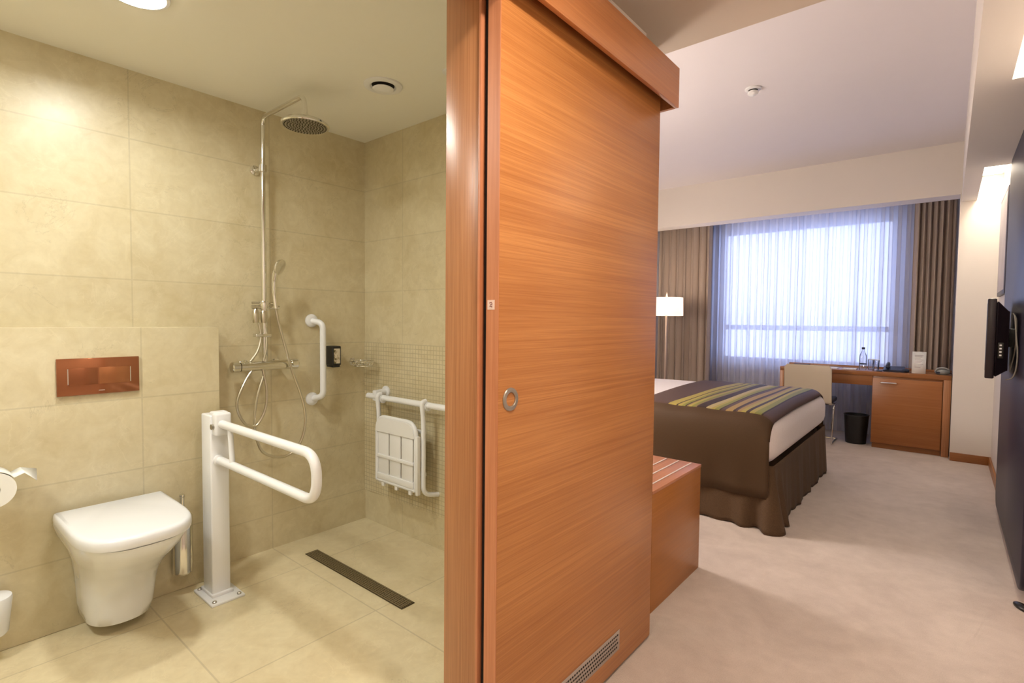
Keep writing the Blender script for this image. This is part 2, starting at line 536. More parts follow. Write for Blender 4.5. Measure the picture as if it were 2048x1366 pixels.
# bedroom shell
sbox('floor', 'carpet', -3.1, 0.5, YB+0.0, 7.2, -0.1, 0.0, label='beige mottled carpet', cat='floor')
sbox('floor_entry', 'carpet', -0.90, 0.5, -1.5, YB, -0.1, 0.0, label='beige mottled carpet of the entry', cat='floor')
sbox('wall_right', 'paint', 0.32, 0.45, -1.5, 6.1, 0, 3.0, label='cream wall at the right behind the dark panel', cat='wall')
sbox('wall_entry_back', 'paint', -1.03, 0.45, -1.5, -1.4, 0, 2.4)
sbox('wall_bedroom_left', 'paint', -3.1, -2.98, 2.0, 7.2, 0, 3.0, label='cream wall at the head of the bed', cat='wall')
sbox('wall_pier', 'paint', 0.045, 0.45, 6.1, 7.2, 0, 3.0, label='cream pier between the desk and the right wall', cat='wall')
sbox('ceiling', 'paint_ceiling', -3.1, 0.06, 2.03, 6.15, 2.83, 2.95, label='flat pale bedroom ceiling', cat='ceiling')
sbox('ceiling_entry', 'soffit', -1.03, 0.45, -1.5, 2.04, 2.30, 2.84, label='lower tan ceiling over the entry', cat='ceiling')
sbox('ceiling_curtain_bulkhead', 'paint', -3.1, 0.045, 6.1, 6.32, 2.37, 2.95, label='cream bulkhead above the curtains', cat='ceiling')
sbox('ceiling_curtain_pocket', 'paint', -3.1, 0.045, 6.32, 7.2, 2.62, 2.95)
# right beam with two light slots: far (y 4.86..6.1) and near (y 2.25..3.2)
g = G()
g.box(0.055, 0.155, 2.04, 6.1, 2.30, 2.95)
g.box(0.155, 0.32, 3.2, 4.86, 2.30, 2.95)
g.box(0.155, 0.18, 2.04, 3.2, 2.30, 2.95)
g.box(0.18, 0.32, 2.04, 2.25, 2.30, 2.95)
g.box(0.155, 0.32, 2.25, 3.2, 2.50, 2.95)
g.box(0.155, 0.32, 4.86, 6.1, 2.50, 2.95)
struct(g.build('ceiling_right_beam', 'paint', smooth=0), 'long ceiling beam along the right wall with light slots', 'ceiling')
# baseboards
sbox('baseboard_pier', 'wood_x', 0.047, 0.32, 6.085, 6.0995, 0, 0.075, bevel=0.002, label='low wooden baseboard on the pier', cat='baseboard')
sbox('baseboard_right', 'wood_bench', 0.306, 0.3195, 2.2, 6.084, 0, 0.075, bevel=0.002, label='low wooden baseboard on the right wall', cat='baseboard')
# window wall
g = G()
g.box(-3.1, 0.045, 6.98, 7.2, 0, 0.72)
g.box(-3.1, 0.045, 6.98, 7.2, 2.40, 2.95)
g.box(-3.1, -2.30, 6.98, 7.2, 0.72, 2.40)
g.box(-0.30, 0.045, 6.98, 7.2, 0.72, 2.40)
struct(g.build('wall_window', 'paint', smooth=0), 'cream wall around the window', 'wall')
sbox('baseboard_window', 'wood_x', -2.98, 0.04, 6.965, 6.979, 0, 0.075, label='wooden baseboard under the window', cat='baseboard')
wn = thing('window_1', 'large bright window behind the white sheer curtain', 'window', (-1.3, 7.05, 0.72)); tag(wn, kind='structure')
g = G()
x0, x1, z0, z1 = -2.30, -0.30, 0.72, 2.40
g.box(x0, x0+0.06, 7.02, 7.08, z0, z1); g.box(x1-0.20, x1, 7.02, 7.08, z0, z1)
g.box(x0, x1, 7.02, 7.08, z0, z0+0.06); g.box(x0, x1, 7.02, 7.08, z1-0.06, z1)
g.box(x0, x1, 7.02, 7.08, 1.13, 1.19)
g.build('window_frame', 'frosted', wn, bevel=0.004)
G().box(x0+0.02, x1-0.02, 7.045, 7.053, z0+0.02, z1-0.02).build('glass_pane', 'pane', wn)
G().box(x0, x1, 6.93, 7.02, z0-0.03, z0).build('window_sill', 'white_plastic', wn, bevel=0.004)

# ------------------------------------------------------------------ DOOR
G_s = struct(G().box(-0.903, -0.8875, 0.968, 0.976, 0.0, 2.10).build('trim_6', 'black_gap'), 'black strip painting the shade in the gap between casing and sliding door', 'door frame')  # open gap's shade, put in as a black strip
tr = struct(G().box(-1.035, -0.912, 0.958, 0.984, 0, 2.14, bevel=0.002).build('trim_1', 'wood_z'), 'broad upright oak casing on the end of the bathroom wall', 'door frame')
G().box(-0.9125, -0.9035, 0.953, 0.972, 0, 2.14, bevel=0.002).build('edge_bead', 'wood_edge', tr)
sbox('trim_2', 'wood_z', -1.045, -0.895, 0.0, 0.025, 0, 2.14, bevel=0.002, label='upright oak casing at the near side of the opening', cat='door frame')
sbox('trim_3', 'wood_y', -1.045, -0.895, 0.025, 0.958, 2.11, 2.14, bevel=0.002, label='oak casing over the bathroom opening', cat='door frame')
g = G()
g.box(-0.815, -0.80, 0.0, 1.918, 2.02, 2.165, bevel=0.0015)
g.box(-0.955, -0.8151, 1.903, 1.918, 2.02, 2.165)
g.box(-0.899, -0.8151, 0.0, 1.9029, 2.150, 2.1648)
ru = struct(g.build('trim_4', wood('orange_oak_pelmet', 1, (0.60, 0.255, 0.095, 1), (0.46, 0.17, 0.055, 1))), 'oak track cover above the sliding door', 'door pelmet')
G().box(-0.872, -0.858, 0.02, 1.89, 2.10, 2.149).build('track', 'black_gap', ru)
dr = struct(G().box(-0.887, -0.8455, 0.961, 1.857, 0.012, 2.10, bevel=0.0012).build('door_1', 'wood_y', root=(0, 0, 0)), 'orange oak sliding bathroom door pushed open', 'door')
G().box(-0.886, -0.8462, 0.9588, 0.9613, 0.012, 2.10).build('edge_strip', 'wood_edge', dr)
# door flush handle
hz, hy = 1.02, 1.007
g = G(); g.lathe([(0.0175, -0.003), (0.0175, 0.0022), (0.0195, 0.004), (0.028, 0.0035), (0.030, 0.0015), (0.030, 0.0)], (-0.8455, hy, hz), 'x', 40, caps=False)
h = g.build('flush_handle', 'steel', dr)
G().lathe([(0.0185, 0.001), (0.0165, -0.010), (0.010, -0.013), (0.0001, -0.0135)], (-0.8440, hy, hz), 'x', 32, caps=False).build('finger_cup', 'chrome', h)
# ventilation grille with punched slots
def grille(parent):
    gy0, gy1, gz0, gz1 = 1.17, 1.61, 0.078, 0.148
    t = NT('grille_plate')
    t.base((0.50, 0.44, 0.40, 1)); t.rough(0.4); t.b.inputs['Metallic'].default_value = 0.5
    g = G(); g.box(-0.8452, -0.8435, gy0, gy1, gz0, gz1, bevel=0.0006)
    p_ = g.build('vent_grille', t.m, parent)
    n = 34
    g = G()
    for r_ in range(4):
        zc = gz0+0.0145+r_*0.0137
        for k in range(n):
            yc = gy0+0.012+(k+0.5*(r_ % 2)+0.25)*(gy1-gy0-0.024)/n
            g.box(-0.8437, -0.8432, yc-0.0040, yc+0.0040, zc-0.0030, zc+0.0030)
    g.build('slots', 'black_gap', p_, smooth=0)
grille(dr)
# small label on the door edge
g = G(); g.box(-0.8815, -0.8580, 0.9582, 0.9588, 1.246, 1.270)
lb = g.build('sticker', plain('pink_white_sticker', (0.82, 0.62, 0.55, 1), 0.6), dr)
tag(lb, 'tiny pinkish white sticker with a red mark')
g = G()
g.tube([(-0.8745, 0.9581, 1.2625), (-0.868, 0.9581, 1.264), (-0.8655, 0.9581, 1.260), (-0.872, 0.9581, 1.2575)], 0.0010, 6)
g.tube([(-0.874, 0.9581, 1.2545), (-0.866, 0.9581, 1.2540), (-0.8665, 0.9581, 1.2515)], 0.0010, 6)
g.build('mark', plain('dark_red_ink', (0.20, 0.03, 0.03, 1), 0.6), lb)

# ------------------------------------------------------------------ BATHROOM THINGS
def toilet():
    cy = 0.56
    t = thing('toilet', 'white wall-hung toilet with closed lid below the shiny flush plate', 'toilet', (XB, cy, 0.04))
    def outline(xb, xf, hw, z, n=20, sq=2.6, hb=None):
        """D shape: straight sides from the wall then a rounded front"""
        hb = hw if hb is None else hb
        pts = [(xb, cy-hb, z)]
        xs = xb+(xf-xb)*0.45
        for k in range(n+1):
            a = -PI/2+PI*k/n
            ca, sa = math.cos(a), math.sin(a)
            px = xs+(xf-xs)*(abs(ca)**(2/sq))
            py = hw*math.copysign(abs(sa)**(2/sq), sa)
            pts.append((px, cy+py, z))
        pts.append((xb, cy+hb, z))
        pts.append((xb, cy, z))
        return pts
    xb = XB+0.0015
    g = G()
    secs = [(0.045, -2.400, 0.090, 2.3, .098), (0.052, -2.382, 0.104, 2.3, .106), (0.09, -2.370, 0.112, 2.4, .110), (0.17, -2.350, 0.119, 2.4, .114), (0.22, -2.325, 0.122, 2.4, .117), (0.27, -2.275, 0.131, 2.4, .123),
            (0.33, -2.20, 0.148, 2.5, .14), (0.38, -2.135, 0.165, 2.6, .165), (0.42, -2.10, 0.172, 2.7, .175), (0.430, -2.098, 0.173, 2.7, .175)]
    g.loft([outline(xb, xf, hw, z, sq=sq, hb=hb) for z, xf, hw, sq, hb in secs])
    g.build('bowl', 'white_ceramic', t, smooth=50)
    g = G(); g.loft([outline(xb+0.035, -2.104, 0.164, 0.4305, sq=2.8), outline(xb+0.035, -2.104, 0.164, 0.4365, sq=2.8)])
    g.build('seat', 'white_seat', t, smooth=50)
    g = G()
    sec = [(0.4366, .006, 0), (0.438, .002, 0), (0.448, 0, 0), (0.466, .001, 0), (0.473, .005, 0), (0.476, .011, 0), (0.4775, .02, 0)]
    g.loft([outline(xb+0.03+i_*0.5, -2.086-i_, 0.180-i_, z, sq=3.0) for z, i_, _ in sec])
    g.build('lid', 'white_seat', t, smooth=50)
    for sy in (-0.15, 0.15):
        g = G()
        g.tube([(xb+0.018, cy+sy-0.018, 0.455), (xb+0.018, cy+sy+0.018, 0.455)], 0.011, 14)
        g.box(xb+0.010, xb+0.028, cy+sy-0.014, cy+sy+0.014, 0.429, 0.455)
        g.build('hinge', 'white_seat', t)
    G().box(xb, xb+0.004, cy-0.165, cy+0.165, 0.40, 0.440, bevel=0.001).build('wall_gasket', 'white_plastic', t)
toilet()

t = thing('flush_plate', 'shiny flush plate with a painted brown reflection on the marble above the toilet', 'flush plate', (XB, 0.537, 0.985))
pm = G().box(XB, XB+0.012, 0.405, 0.669, 0.912, 1.056, bevel=0.002).build('plate', 'reflection_plate', t)
g = G()
fr = [(0.440, 0.955), (0.440, 1.020)], [(0.640, 0.955), (0.640, 1.020)]
G().box(XB+0.012, XB+0.0135, 0.440, 0.530, 0.952, 1.018, bevel=0.0006).build('button', plain('button_brown_reflection', (0.30, 0.105, 0.045, 1), 0.2, 0.6), t)  # button browns paint the same mirrored wood
G().box(XB+0.012, XB+0.0135, 0.534, 0.636, 0.952, 1.018, bevel=0.0006).build('button', plain('button_brown_reflection', (0.38, 0.15, 0.06, 1), 0.2, 0.6), t)
for a_ in ((0.4365, 0.4395, 0.955, 1.016), (0.6365, 0.6395, 0.955, 1.016), (0.532, 0.552, 0.925, 0.928)):
    G().box(XB+0.012, XB+0.0140, *a_).build('trim_line', 'chrome', t)

# toilet brush
t = thing('toilet_brush', 'chrome toilet brush holder on the marble between toilet and white post', 'toilet brush', (-2.55, 0.805, 0.10))
G().lathe([(0.001, 0.09), (0.030, 0.09), (0.038, 0.10), (0.038, 0.345), (0.035, 0.35), (0.012, 0.353)], (-2.557, 0.81, 0), 'z', 32).build('cup', 'chrome', t)
G().tube([(-2.557, 0.81, 0.353), (-2.557, 0.81, 0.43)], 0.008, 14).lathe([(0.008, 0.43), (0.011, 0.434), (0.011, 0.442), (0.003, 0.446)], (-2.557, 0.81, 0), 'z', 16).build('brush_handle', 'chrome', t)
G().box(XB, XB+0.012, 0.795, 0.825, 0.25, 0.30, bevel=0.002).build('wall_bracket', 'chrome', t)

# toilet paper in its holder (cut by the left edge)
t = thing('toilet_roll_holder', 'white toilet roll with a hanging flap at the left edge of the photo', 'toilet roll', (XB, 0.22, 0.64))
rc = Vector((-2.50, 0.212, 0.628))
G().lathe([(0.02, -0.05), (0.060, -0.05), (0.060, 0.05), (0.02, 0.05), (0.02, -0.05)], rc, 'x', 36, caps=False).build('paper_roll', 'paper', t, smooth=40)
g = G()
rows = []
for x_ in (rc.x-0.05, rc.x+0.05):
    row = []
    for k in range(14):
        a = math.radians(150-k*9)
        row.append((x_, rc.y+0.064*math.cos(a), rc.z+0.064*math.sin(a)))
    row.append((x_, rc.y+0.080, rc.z+0.046)); row.append((x_, rc.y+0.112+(0.012 if x_ < rc.x else 0), rc.z+(0.032 if x_ < rc.x else 0.012)))
    rows.append(row)
g.grid(rows).build('paper_flap', 'paper', t, solid=0.002)
G().tube(fillet([(XB+0.001, rc.y, rc.z), (rc.x+0.055, rc.y, rc.z)], 0.01), 0.008).lathe([(0.022, 0), (0.022, 0.006), (0.01, 0.008)], (XB, rc.y, rc.z), 'x', 24).build('holder', 'chrome', t)

# white pot at the left edge
t = thing('waste_pot', 'white tapered pot fixed low on the wall at the left edge', 'bin', (-2.55, 0.205, 0.10))
G().lathe([(0.001, 0.096), (0.040, 0.096), (0.046, 0.104), (0.058, 0.222), (0.056, 0.230), (0.020, 0.233), (0.018, 0.226), (0.001, 0.226)], (-2.541, 0.205, 0), 'z', 36).build('pot', 'white_seat', t)
G().lathe([(0.001, 0.2262), (0.017, 0.2268)], (-2.541, 0.205, 0), 'z', 20).build('opening', 'black_gap', t)
G().box(XB, XB+0.02, 0.185, 0.225, 0.15, 0.20, bevel=0.003).build('wall_bracket', 'white_seat', t)

# floor-standing fold-down support rail
def support_rail():
    t = thing('support_rail', 'white floor-standing grab rail with folding double bar beside the toilet', 'grab rail', (-2.43, 0.905, 0))
    G().box(-2.535, -2.33, 0.842, 0.978, 0.0, 0.010, bevel=0.003).build('base_plate', 'white_metal', t)
    for dx in (-2.515, -2.35):
        for dy in (0.86, 0.96):
            G().lathe([(0.009, 0.010), (0.009, 0.015), (0.005, 0.018), (0.0001, 0.018)], (dx, dy, 0), 'z', 12, caps=False).build('bolt', 'steel', t)
    G().box(-2.505, -2.405, 0.872, 0.948, 0.010, 0.800, bevel=0.006, seg=3).build('post', 'white_metal', t)
    G().box(-2.52, -2.39, 0.866, 0.954, 0.010, 0.022, bevel=0.002).build('collar', 'white_metal', t)
    g = G()
    g.box(-2.405, -2.365, 0.877, 0.945, 0.715, 0.812, bevel=0.010, seg=3)
    g.box(-2.44, -2.39, 0.880, 0.942, 0.78, 0.815, bevel=0.008, seg=3)
    hb = g.build('hinge_block', 'white_metal', t)
    G().tube([(-2.385, 0.868, 0.755), (-2.385, 0.95, 0.755)], 0.012, 16).build('hinge_pin', 'steel', hb)
    y = 0.905
    top, bot = 0.765, 0.605
    bar = fillet([(-2.385, y, top), (-1.60, y, top), (-1.60, y, bot), (-2.41, y, bot)], 0.079, 12)
    G().tube(bar, 0.0172, 18).build('rail', 'white_metal', t)
    G().tube([(-2.285, y, top), (-2.265, y, bot)], 0.011, 12).build('strut', 'white_metal', t)
    g = G().lathe([(0.024, 0), (0.024, 0.012), (0.017, 0.016)], (-2.405, y, bot), 'x', 24)
    g.build('rail_socket', 'white_metal', t)
support_rail()

# vertical grab bar
t = thing('grab_bar', 'upright white grab bar on the shower wall', 'grab bar', (XW, 1.53, 0.99))
g = G().tube(fillet([(XW+0.01, 1.505, 1.207), (XW+0.07, 1.535, 1.195), (XW+0.07, 1.535, 0.79), (XW+0.01, 1.508, 0.775)], 0.05, 8), 0.0165, 18)
g.build('bar', 'white_metal', t)
for z_ in (1.208, 0.773):
    G().lathe([(0.036, 0.0), (0.036, 0.008), (0.030, 0.014), (0.018, 0.018)], (XW, 1.505, z_), 'x', 32).build('flange', 'white_metal', t)

# shower column
def shower():
    x, y = -2.64, 1.215
    t = thing('shower_set', 'chrome shower column with round overhead head on the left wall', 'shower', (XW, y, 0.98))
    G().tube([(x, y, 1.0), (x, y, 1.60)], 0.0135, 16).build('riser_lower', 'chrome', t)
    G().tube(fillet([(x, y, 1.58), (x, y, 2.212), (-2.235, y, 2.214), (-2.228, y, 2.12)], 0.045, 8), 0.0105, 16).build('riser_arm', 'chrome', t)
    g = G().lathe([(0.014, 2.128), (0.018, 2.12), (0.020, 2.112), (0.045, 2.104), (0.090, 2.094), (0.101, 2.086), (0.103, 2.078), (0.101, 2.074), (0.0001, 2.074)], (-2.228, y, 0), 'z', 48, caps=False)
    hd = g.build('overhead_head', 'chrome', t, smooth=30)
    g = G(); g.lathe([(0.095, 2.0738), (0.0001, 2.0736)], (-2.228, y, 0), 'z', 40, caps=False)
    fp = g.build('spray_plate', 'steel', hd)
    g = G()
    for ring in range(1, 8):
        nn = ring*6
        for k in range(nn):
            a = 2*PI*k/nn+ring*0.3
            rr = ring*0.0125
            g.lathe([(0.0030, 2.0737), (0.0022, 2.0705), (0.0001, 2.0705)], (-2.228+rr*math.cos(a), y+rr*math.sin(a), 0), 'z', 6, caps=False)
    g.build('nozzles', 'nozzle', hd)
    # upper wall bracket
    g = G().tube([(XW, y-0.01, 1.962), (x, y, 1.962)], 0.009, 14)
    g.lathe([(0.024, 0), (0.024, 0.007), (0.016, 0.011)], (XW, y-0.01, 1.962), 'x', 28)
    g.lathe([(0.019, 1.946), (0.019, 1.978)], (x, y, 0), 'z', 24)
    g.build('wall_bracket', 'chrome', t)
    # slider with holder
    g = G().tube([(x, y-0.062, 1.275), (x, y+0.075, 1.275)], 0.010, 14)
    g.tube([(x, y-0.062, 1.295), (x, y+0.06, 1.295)], 0.006, 12)
    g.lathe([(0.020, 1.255), (0.022, 1.262), (0.022, 1.298), (0.020, 1.305)], (x, y, 0), 'z', 24)
    g.build('slider', 'chrome', t)
    g = G()
    for dy in (-0.045, -0.005):
        g.lathe([(0.013, 1.195), (0.017, 1.215), (0.017, 1.25), (0.010, 1.265)], (x+0.005, y+dy, 0), 'z', 20)
    g.build('hose_cone', 'hose', t)
    g = G()
    g.box(x-0.02, x+0.02, y-0.052, y+0.028, 1.125, 1.142, bevel=0.005)
    g.build('hose_clip', 'chrome', t)
    # two short feed hoses
    g = G()
    g.tube(spline([(x+0.005, y-0.03, 1.20), (x+0.01, y-0.022, 1.13), (x+0.015, y-0.04, 1.06), (x+0.01, y-0.075, 1.005)]), 0.0062, 10)
    g.tube(spline([(x+0.005, y+0.0, 1.20), (x+0.012, y+0.005, 1.13), (x+0.015, y+0.0, 1.06), (x+0.012, y-0.012, 1.005)]), 0.0062, 10)
    g.build('feed_hose', 'hose', t)
    # thermostatic mixer
    g = G().tube([(x, 1.095, 0.980), (x, 1.345, 0.980)], 0.0245, 24)
    mx = g.build('mixer_body', 'chrome', t)
    for ya, yb in ((1.055, 1.093), (1.347, 1.385)):
        g = G().tube([(x, ya, 0.980), (x, ya+0.004, 0.980), (x, yb-0.003, 0.980), (x, yb, 0.980)], [0.023, 0.0265, 0.0265, 0.024], 20)
        g.build('mixer_knob', 'chrome', mx)
    for ya in (1.14, 1.30):
        G().tube([(XW, ya, 0.980), (x, ya, 0.980)], 0.012, 14).lathe([(0.028, 0), (0.028, 0.006), (0.014, 0.012)], (XW, ya, 0.980), 'x', 28).build('wall_union', 'chrome', mx)
    # hanging hoses
    g = G()
    g.tube(spline([(x+0.01, 1.150, 0.965), (x+0.02, 1.105, 0.90), (x+0.02, 1.07, 0.80), (x+0.02, 1.105, 0.705), (x+0.02, 1.16, 0.688), (x+0.02, 1.205, 0.76), (x+0.018, 1.215, 0.86), (x+0.01, 1.200, 0.965)]), 0.0062, 10)
    g.build('hanging_hose', 'hose', t)
    return x, y
sx, sy = shower()
# hand shower and its hose
t = thing('hand_shower', 'chrome hand shower clipped to the shower column, hose looping down', 'hand shower', (-2.60, 1.27, 1.28))
g = G().tube(spline([(-2.60, 1.255, 1.268), (-2.605, 1.250, 1.34), (-2.60, 1.248, 1.41), (-2.585, 1.250, 1.455)], 8), [0.010]*9+[0.012]*8+[0.014]*8, 16)
hs = g.build('handle', 'chrome', t)
b = bmesh.new()
gg = G().lathe([(0.0001, -0.012), (0.018, -0.012), (0.036, -0.002), (0.040, 0.006), (0.040, 0.012), (0.0001, 0.014)], (0, 0, 0), 'z', 32, caps=False)
bmesh.ops.transform(gg.bm, matrix=Matrix.Translation((-2.575, 1.258, 1.478)) @ Matrix.Rotation(math.radians(35), 4, 'Z') @ Matrix.Rotation(math.radians(112), 4, 'Y'), verts=gg.bm.verts)
gg.build('spray_head', 'chrome', t)
g = G().tube(spline([(-2.60, 1.255, 1.268), (-2.60, 1.268, 1.20), (-2.60, 1.300, 1.08), (-2.595, 1.335, 0.95), (-2.60, 1.395, 0.78), (-2.605, 1.408, 0.65), (-2.61, 1.37, 0.545), (-2.615, 1.29, 0.505), (-2.62, 1.19, 0.55), (-2.625, 1.155, 0.68), (-2.63, 1.170, 0.82), (-2.632, 1.205, 0.93), (-2.636, 1.215, 0.965)], 12), 0.0065, 10)
g.build('hose', 'hose', t)

# soap dispenser
t = thing('soap_dispenser', 'small black soap dispenser with a pale label on the shower wall', 'soap dispenser', (XW, 1.62, 1.01))
G().box(XW, -2.635, 1.590, 1.645, 0.957, 1.066, bevel=0.006, seg=3).build('body', 'black_plastic', t)
G().box(XW+0.004, -2.640, 1.594, 1.641, 0.946, 0.960, bevel=0.004).build('push_bar', 'black_plastic', t)
def label_mat():
    t_ = NT('dispenser_label')
    v = t_.coord((1, 1, 1))
    n = t_.noise(v, 45, 3, 0.6)
    t_.base(t_.ramp(n, [(0.40, (0.10, 0.09, 0.03, 1)), (0.47, (0.42, 0.34, 0.22, 1)), (0.58, (0.62, 0.55, 0.42, 1))]))
    t_.rough(0.4)
    return t_.m
G().box(-2.6352, -2.6345, 1.599, 1.637, 0.968, 1.052).build('label', label_mat(), t)

# soap basket
t = thing('soap_basket', 'chrome wire soap basket in the shower corner', 'soap basket', (-2.62, 1.77, 0.97))
ctr = Vector((-2.61, 1.762, 0.975))
g = G()
ring = [(ctr.x+0.082*math.cos(2*PI*k/28), ctr.y+0.062*math.sin(2*PI*k/28), ctr.z) for k in range(28)]
g.tube(ring, 0.004, 8, closed=True)
ring2 = [(ctr.x+0.072*math.cos(2*PI*k/28), ctr.y+0.052*math.sin(2*PI*k/28), ctr.z-0.026) for k in range(28)]
g.tube(ring2, 0.003, 8, closed=True)
g.build('rim', 'chrome', t)
g = G()
for k in range(0, 28):
    g.tube([ring[k], ring2[k]], 0.0014, 6)
for k in range(-4, 5):
    yy = k*0.011
    xx = 0.072*math.sqrt(max(0, 1-(yy/0.052)**2))
    g.tube([(ctr.x-xx, ctr.y+yy, ctr.z-0.026), (ctr.x+xx, ctr.y+yy, ctr.z-0.026)], 0.0016, 6)
g.build('wires', 'chrome', t)
G().tube(fillet([(ctr.x-0.075, ctr.y, ctr.z), (XW, ctr.y, ctr.z)], 0.01), 0.005, 10).lathe([(0.016, 0), (0.016, 0.006)], (XW, ctr.y, ctr.z), 'x', 20).build('wall_bracket', 'chrome', t)

# horizontal rail with hung folding seat
t = thing('grab_rail', 'white horizontal grab rail on the mosaic wall carrying the folding chair', 'grab rail', (-1.9, YB, 0.77))
G().tube([(-2.565, 1.775, 0.778), (-1.20, 1.775, 0.778)], 0.0165, 18).build('rail', 'white_metal', t)
for x_ in (-2.49, -1.28):
    G().lathe([(0.034, -0.005), (0.034, -0.014), (0.020, -0.020), (0.017, -0.06)], (x_, YB, 0.80), 'y', 28).box(x_-0.018, x_+0.018, 1.762, 1.80, 0.755, 0.815, bevel=0.006).build('wall_mount', 'white_metal', t)
def seat():
    t = thing('shower_chair', 'white folding shower chair hung on the horizontal rail', 'shower seat', (-2.33, 1.74, 0.5))
    yf = 1.755
    for i, x_ in enumerate((-2.435, -2.055)):
        g = G().tube(fillet([(x_, 1.770, 0.80), (x_, yf-0.012, 0.795), (x_, yf, 0.70), (x_, yf, 0.30+0.015*i), (x_+0.01, YB-0.004, 0.285+0.01*i)], 0.045, 7), 0.0125, 14, flat=1.0)
        g.build('hanger_arm', 'white_metal', t)
        G().tube([(x_-0.017, 1.775, 0.772), (x_+0.017, 1.775, 0.772)], 0.0235, 18).build('hook', 'white_metal', t)
    # wall frame
    for z_ in (0.40, 0.62):
        G().box(-2.44, -2.07, 1.775, 1.79, z_, z_+0.02, bevel=0.003).build('back_bar', 'white_metal', t)
    # folded seat: outline with rounded top
    x0, x1, z0, z1 = -2.420, -2.070, 0.335, 0.685
    y = 1.728
    g = G()
    path = fillet([(x0+.010, y, z0), (x0+.010, y, z1), (x1-.010, y, z1), (x1-.010, y, z0)], 0.075, 9)
    g.tube(path, 0.012, 12)
    g.tube([(x0+.01, y, z0), (x1-.01, y, z0)], 0.012, 12)
    g.build('seat_frame', 'white_metal', t)
    g = G()
    # top board with rounded outer corners
    w_ = (x1-x0-0.02)/1.0
    n = 24
    outl = []
    for k in range(n+1):
        u_ = k/n
        dx = min(u_, 1-u_)*w_
        c_ = 0.07
        zt = z1-0.004 if dx > c_ else z1-0.004-c_+math.sqrt(max(0, c_*c_-(c_-dx)**2))
        outl.append((x0+.01+u_*w_, zt))
    low = 0.605
    front = [(x_, y-0.013, z_) for x_, z_ in outl]+[(x1-.01, y-0.013, low), (x0+.01, y-0.013, low)]
    back = [(x_, y+0.008, z_) for x_, z_ in outl]+[(x1-.01, y+0.008, low), (x0+.01, y+0.008, low)]
    g.loft([front, back])
    g.box(x0+.02, x1-.02, y-0.014, y+0.008, z0+0.008, z0+0.042, bevel=0.004)
    g.box(x0+.02, x1-.02, y-0.014, y+0.006, 0.462, 0.480, bevel=0.004)
    g.build('cross_board', 'white_plastic', t, smooth=30)
    cw = (x1-x0-0.044)/4*4/3
    for k in range(3):
        xa = x0+0.024+k*cw*0.995
        G().box(xa, xa+cw*0.90, y-0.006, y+0.004, z0+0.02, 0.615, bevel=0.003).build('seat_slat', 'white_plastic', t)
    # dark strips put in for the shade in the gaps between slats
    g = G()
    for k in range(4):
        xa = x0+0.020+k*cw*0.995
        g.box(xa-0.0035, xa+0.0035, y+0.004, y+0.010, z0+0.01, 0.60)
    g.build('slat_gap', plain('gap_shadow_grey', (0.22, 0.19, 0.12, 1), 0.6), t)
    for k in range(3):
        xa = x0+0.055+k*0.115
        G().box(xa, xa+0.022, y-0.008, y+0.006, z0-0.030, z0-0.004, bevel=0.003).build('foot_clip', 'white_plastic', t)
    g = G()
    g.box(x1-0.004, x1+0.014, y-0.012, y+0.010, z0-0.02, 0.62, bevel=0.003)
    g.build('side_bar', 'white_plastic', t)
seat()

# linear drain
t = thing('floor_drain', 'long narrow dark steel drain grate in the shower floor', 'drain', (-2.12, 1.39, 0))
G().box(-2.515, -1.722, 1.355, 1.425, 0.0005, 0.003, bevel=0.0008).build('tray', plain('dark_steel_tray', (0.08, 0.06, 0.03, 1), 0.5, 0.3), t)
g = G()
for k in range(7):
    yy = 1.361+k*0.0095
    g.box(-2.508, -1.729, yy-0.0018, yy+0.0018, 0.003, 0.0052)
for k in range(40):
    xx = -2.50+k*0.0195
    g.box(xx-0.001, xx+0.001, 1.360, 1.420, 0.003, 0.0050)
g.build('grate', plain('bronzed_steel', (0.30, 0.24, 0.14, 1), 0.45, 0.4), t, smooth=0)

# ceiling fittings
t = thing('air_vent', 'round white air valve in the bathroom ceiling', 'air vent', (-1.985, 1.46, ZB))
vx, vy = -1.985, 1.455
G().lathe([(0.086, -0.0005), (0.084, -0.006), (0.070, -0.010), (0.058, -0.008), (0.050, 0.0), (0.048, -0.0005)], (vx, vy, ZB), 'z', 44, caps=False).build('rim', 'white_plastic', t)
G().lathe([(0.0001, -0.028), (0.030, -0.027), (0.044, -0.022), (0.047, -0.016), (0.040, -0.012), (0.0001, -0.012)], (vx, vy, ZB), 'z', 40, caps=False).build('disc', 'white_plastic', t)
G().lathe([(0.050, -0.001), (0.0001, -0.001)], (vx, vy, ZB), 'z', 30, caps=False).tube([(vx, vy, ZB-0.015), (vx, vy, ZB)], 0.008).build('throat', 'black_gap', t)
t = thing('sprinkler', 'small white ceiling sprinkler half hidden by the oak casing', 'sprinkler', (-1.64, 1.535, ZB))
G().lathe([(0.036, 0), (0.036, -0.004), (0.024, -0.010), (0.012, -0.012), (0.012, -0.03), (0.02, -0.034), (0.0001, -0.036)], (-1.652, 1.555, ZB), 'z', 28, caps=False).build('rose', 'white_plastic', t)
t = thing('downlight', 'bright round downlight in the bathroom ceiling', 'ceiling light', (-2.05, 0.55, ZB))
G().lathe([(0.096, 0), (0.094, -0.006), (0.084, -0.008), (0.080, -0.002)], (-2.05, 0.54, ZB), 'z', 44, caps=False).build('ring', 'white_plastic', t)
G().lathe([(0.080, -0.003), (0.074, -0.012), (0.0001, -0.015)], (-2.05, 0.54, ZB), 'z', 40, caps=False).build('diffuser', 'lamp_glow', t)
t = thing('smoke_detector', 'small white smoke detector on the bedroom ceiling', 'smoke detector', (-1.11, 3.79, 2.83))
dx_, dy_ = -1.085, 3.86
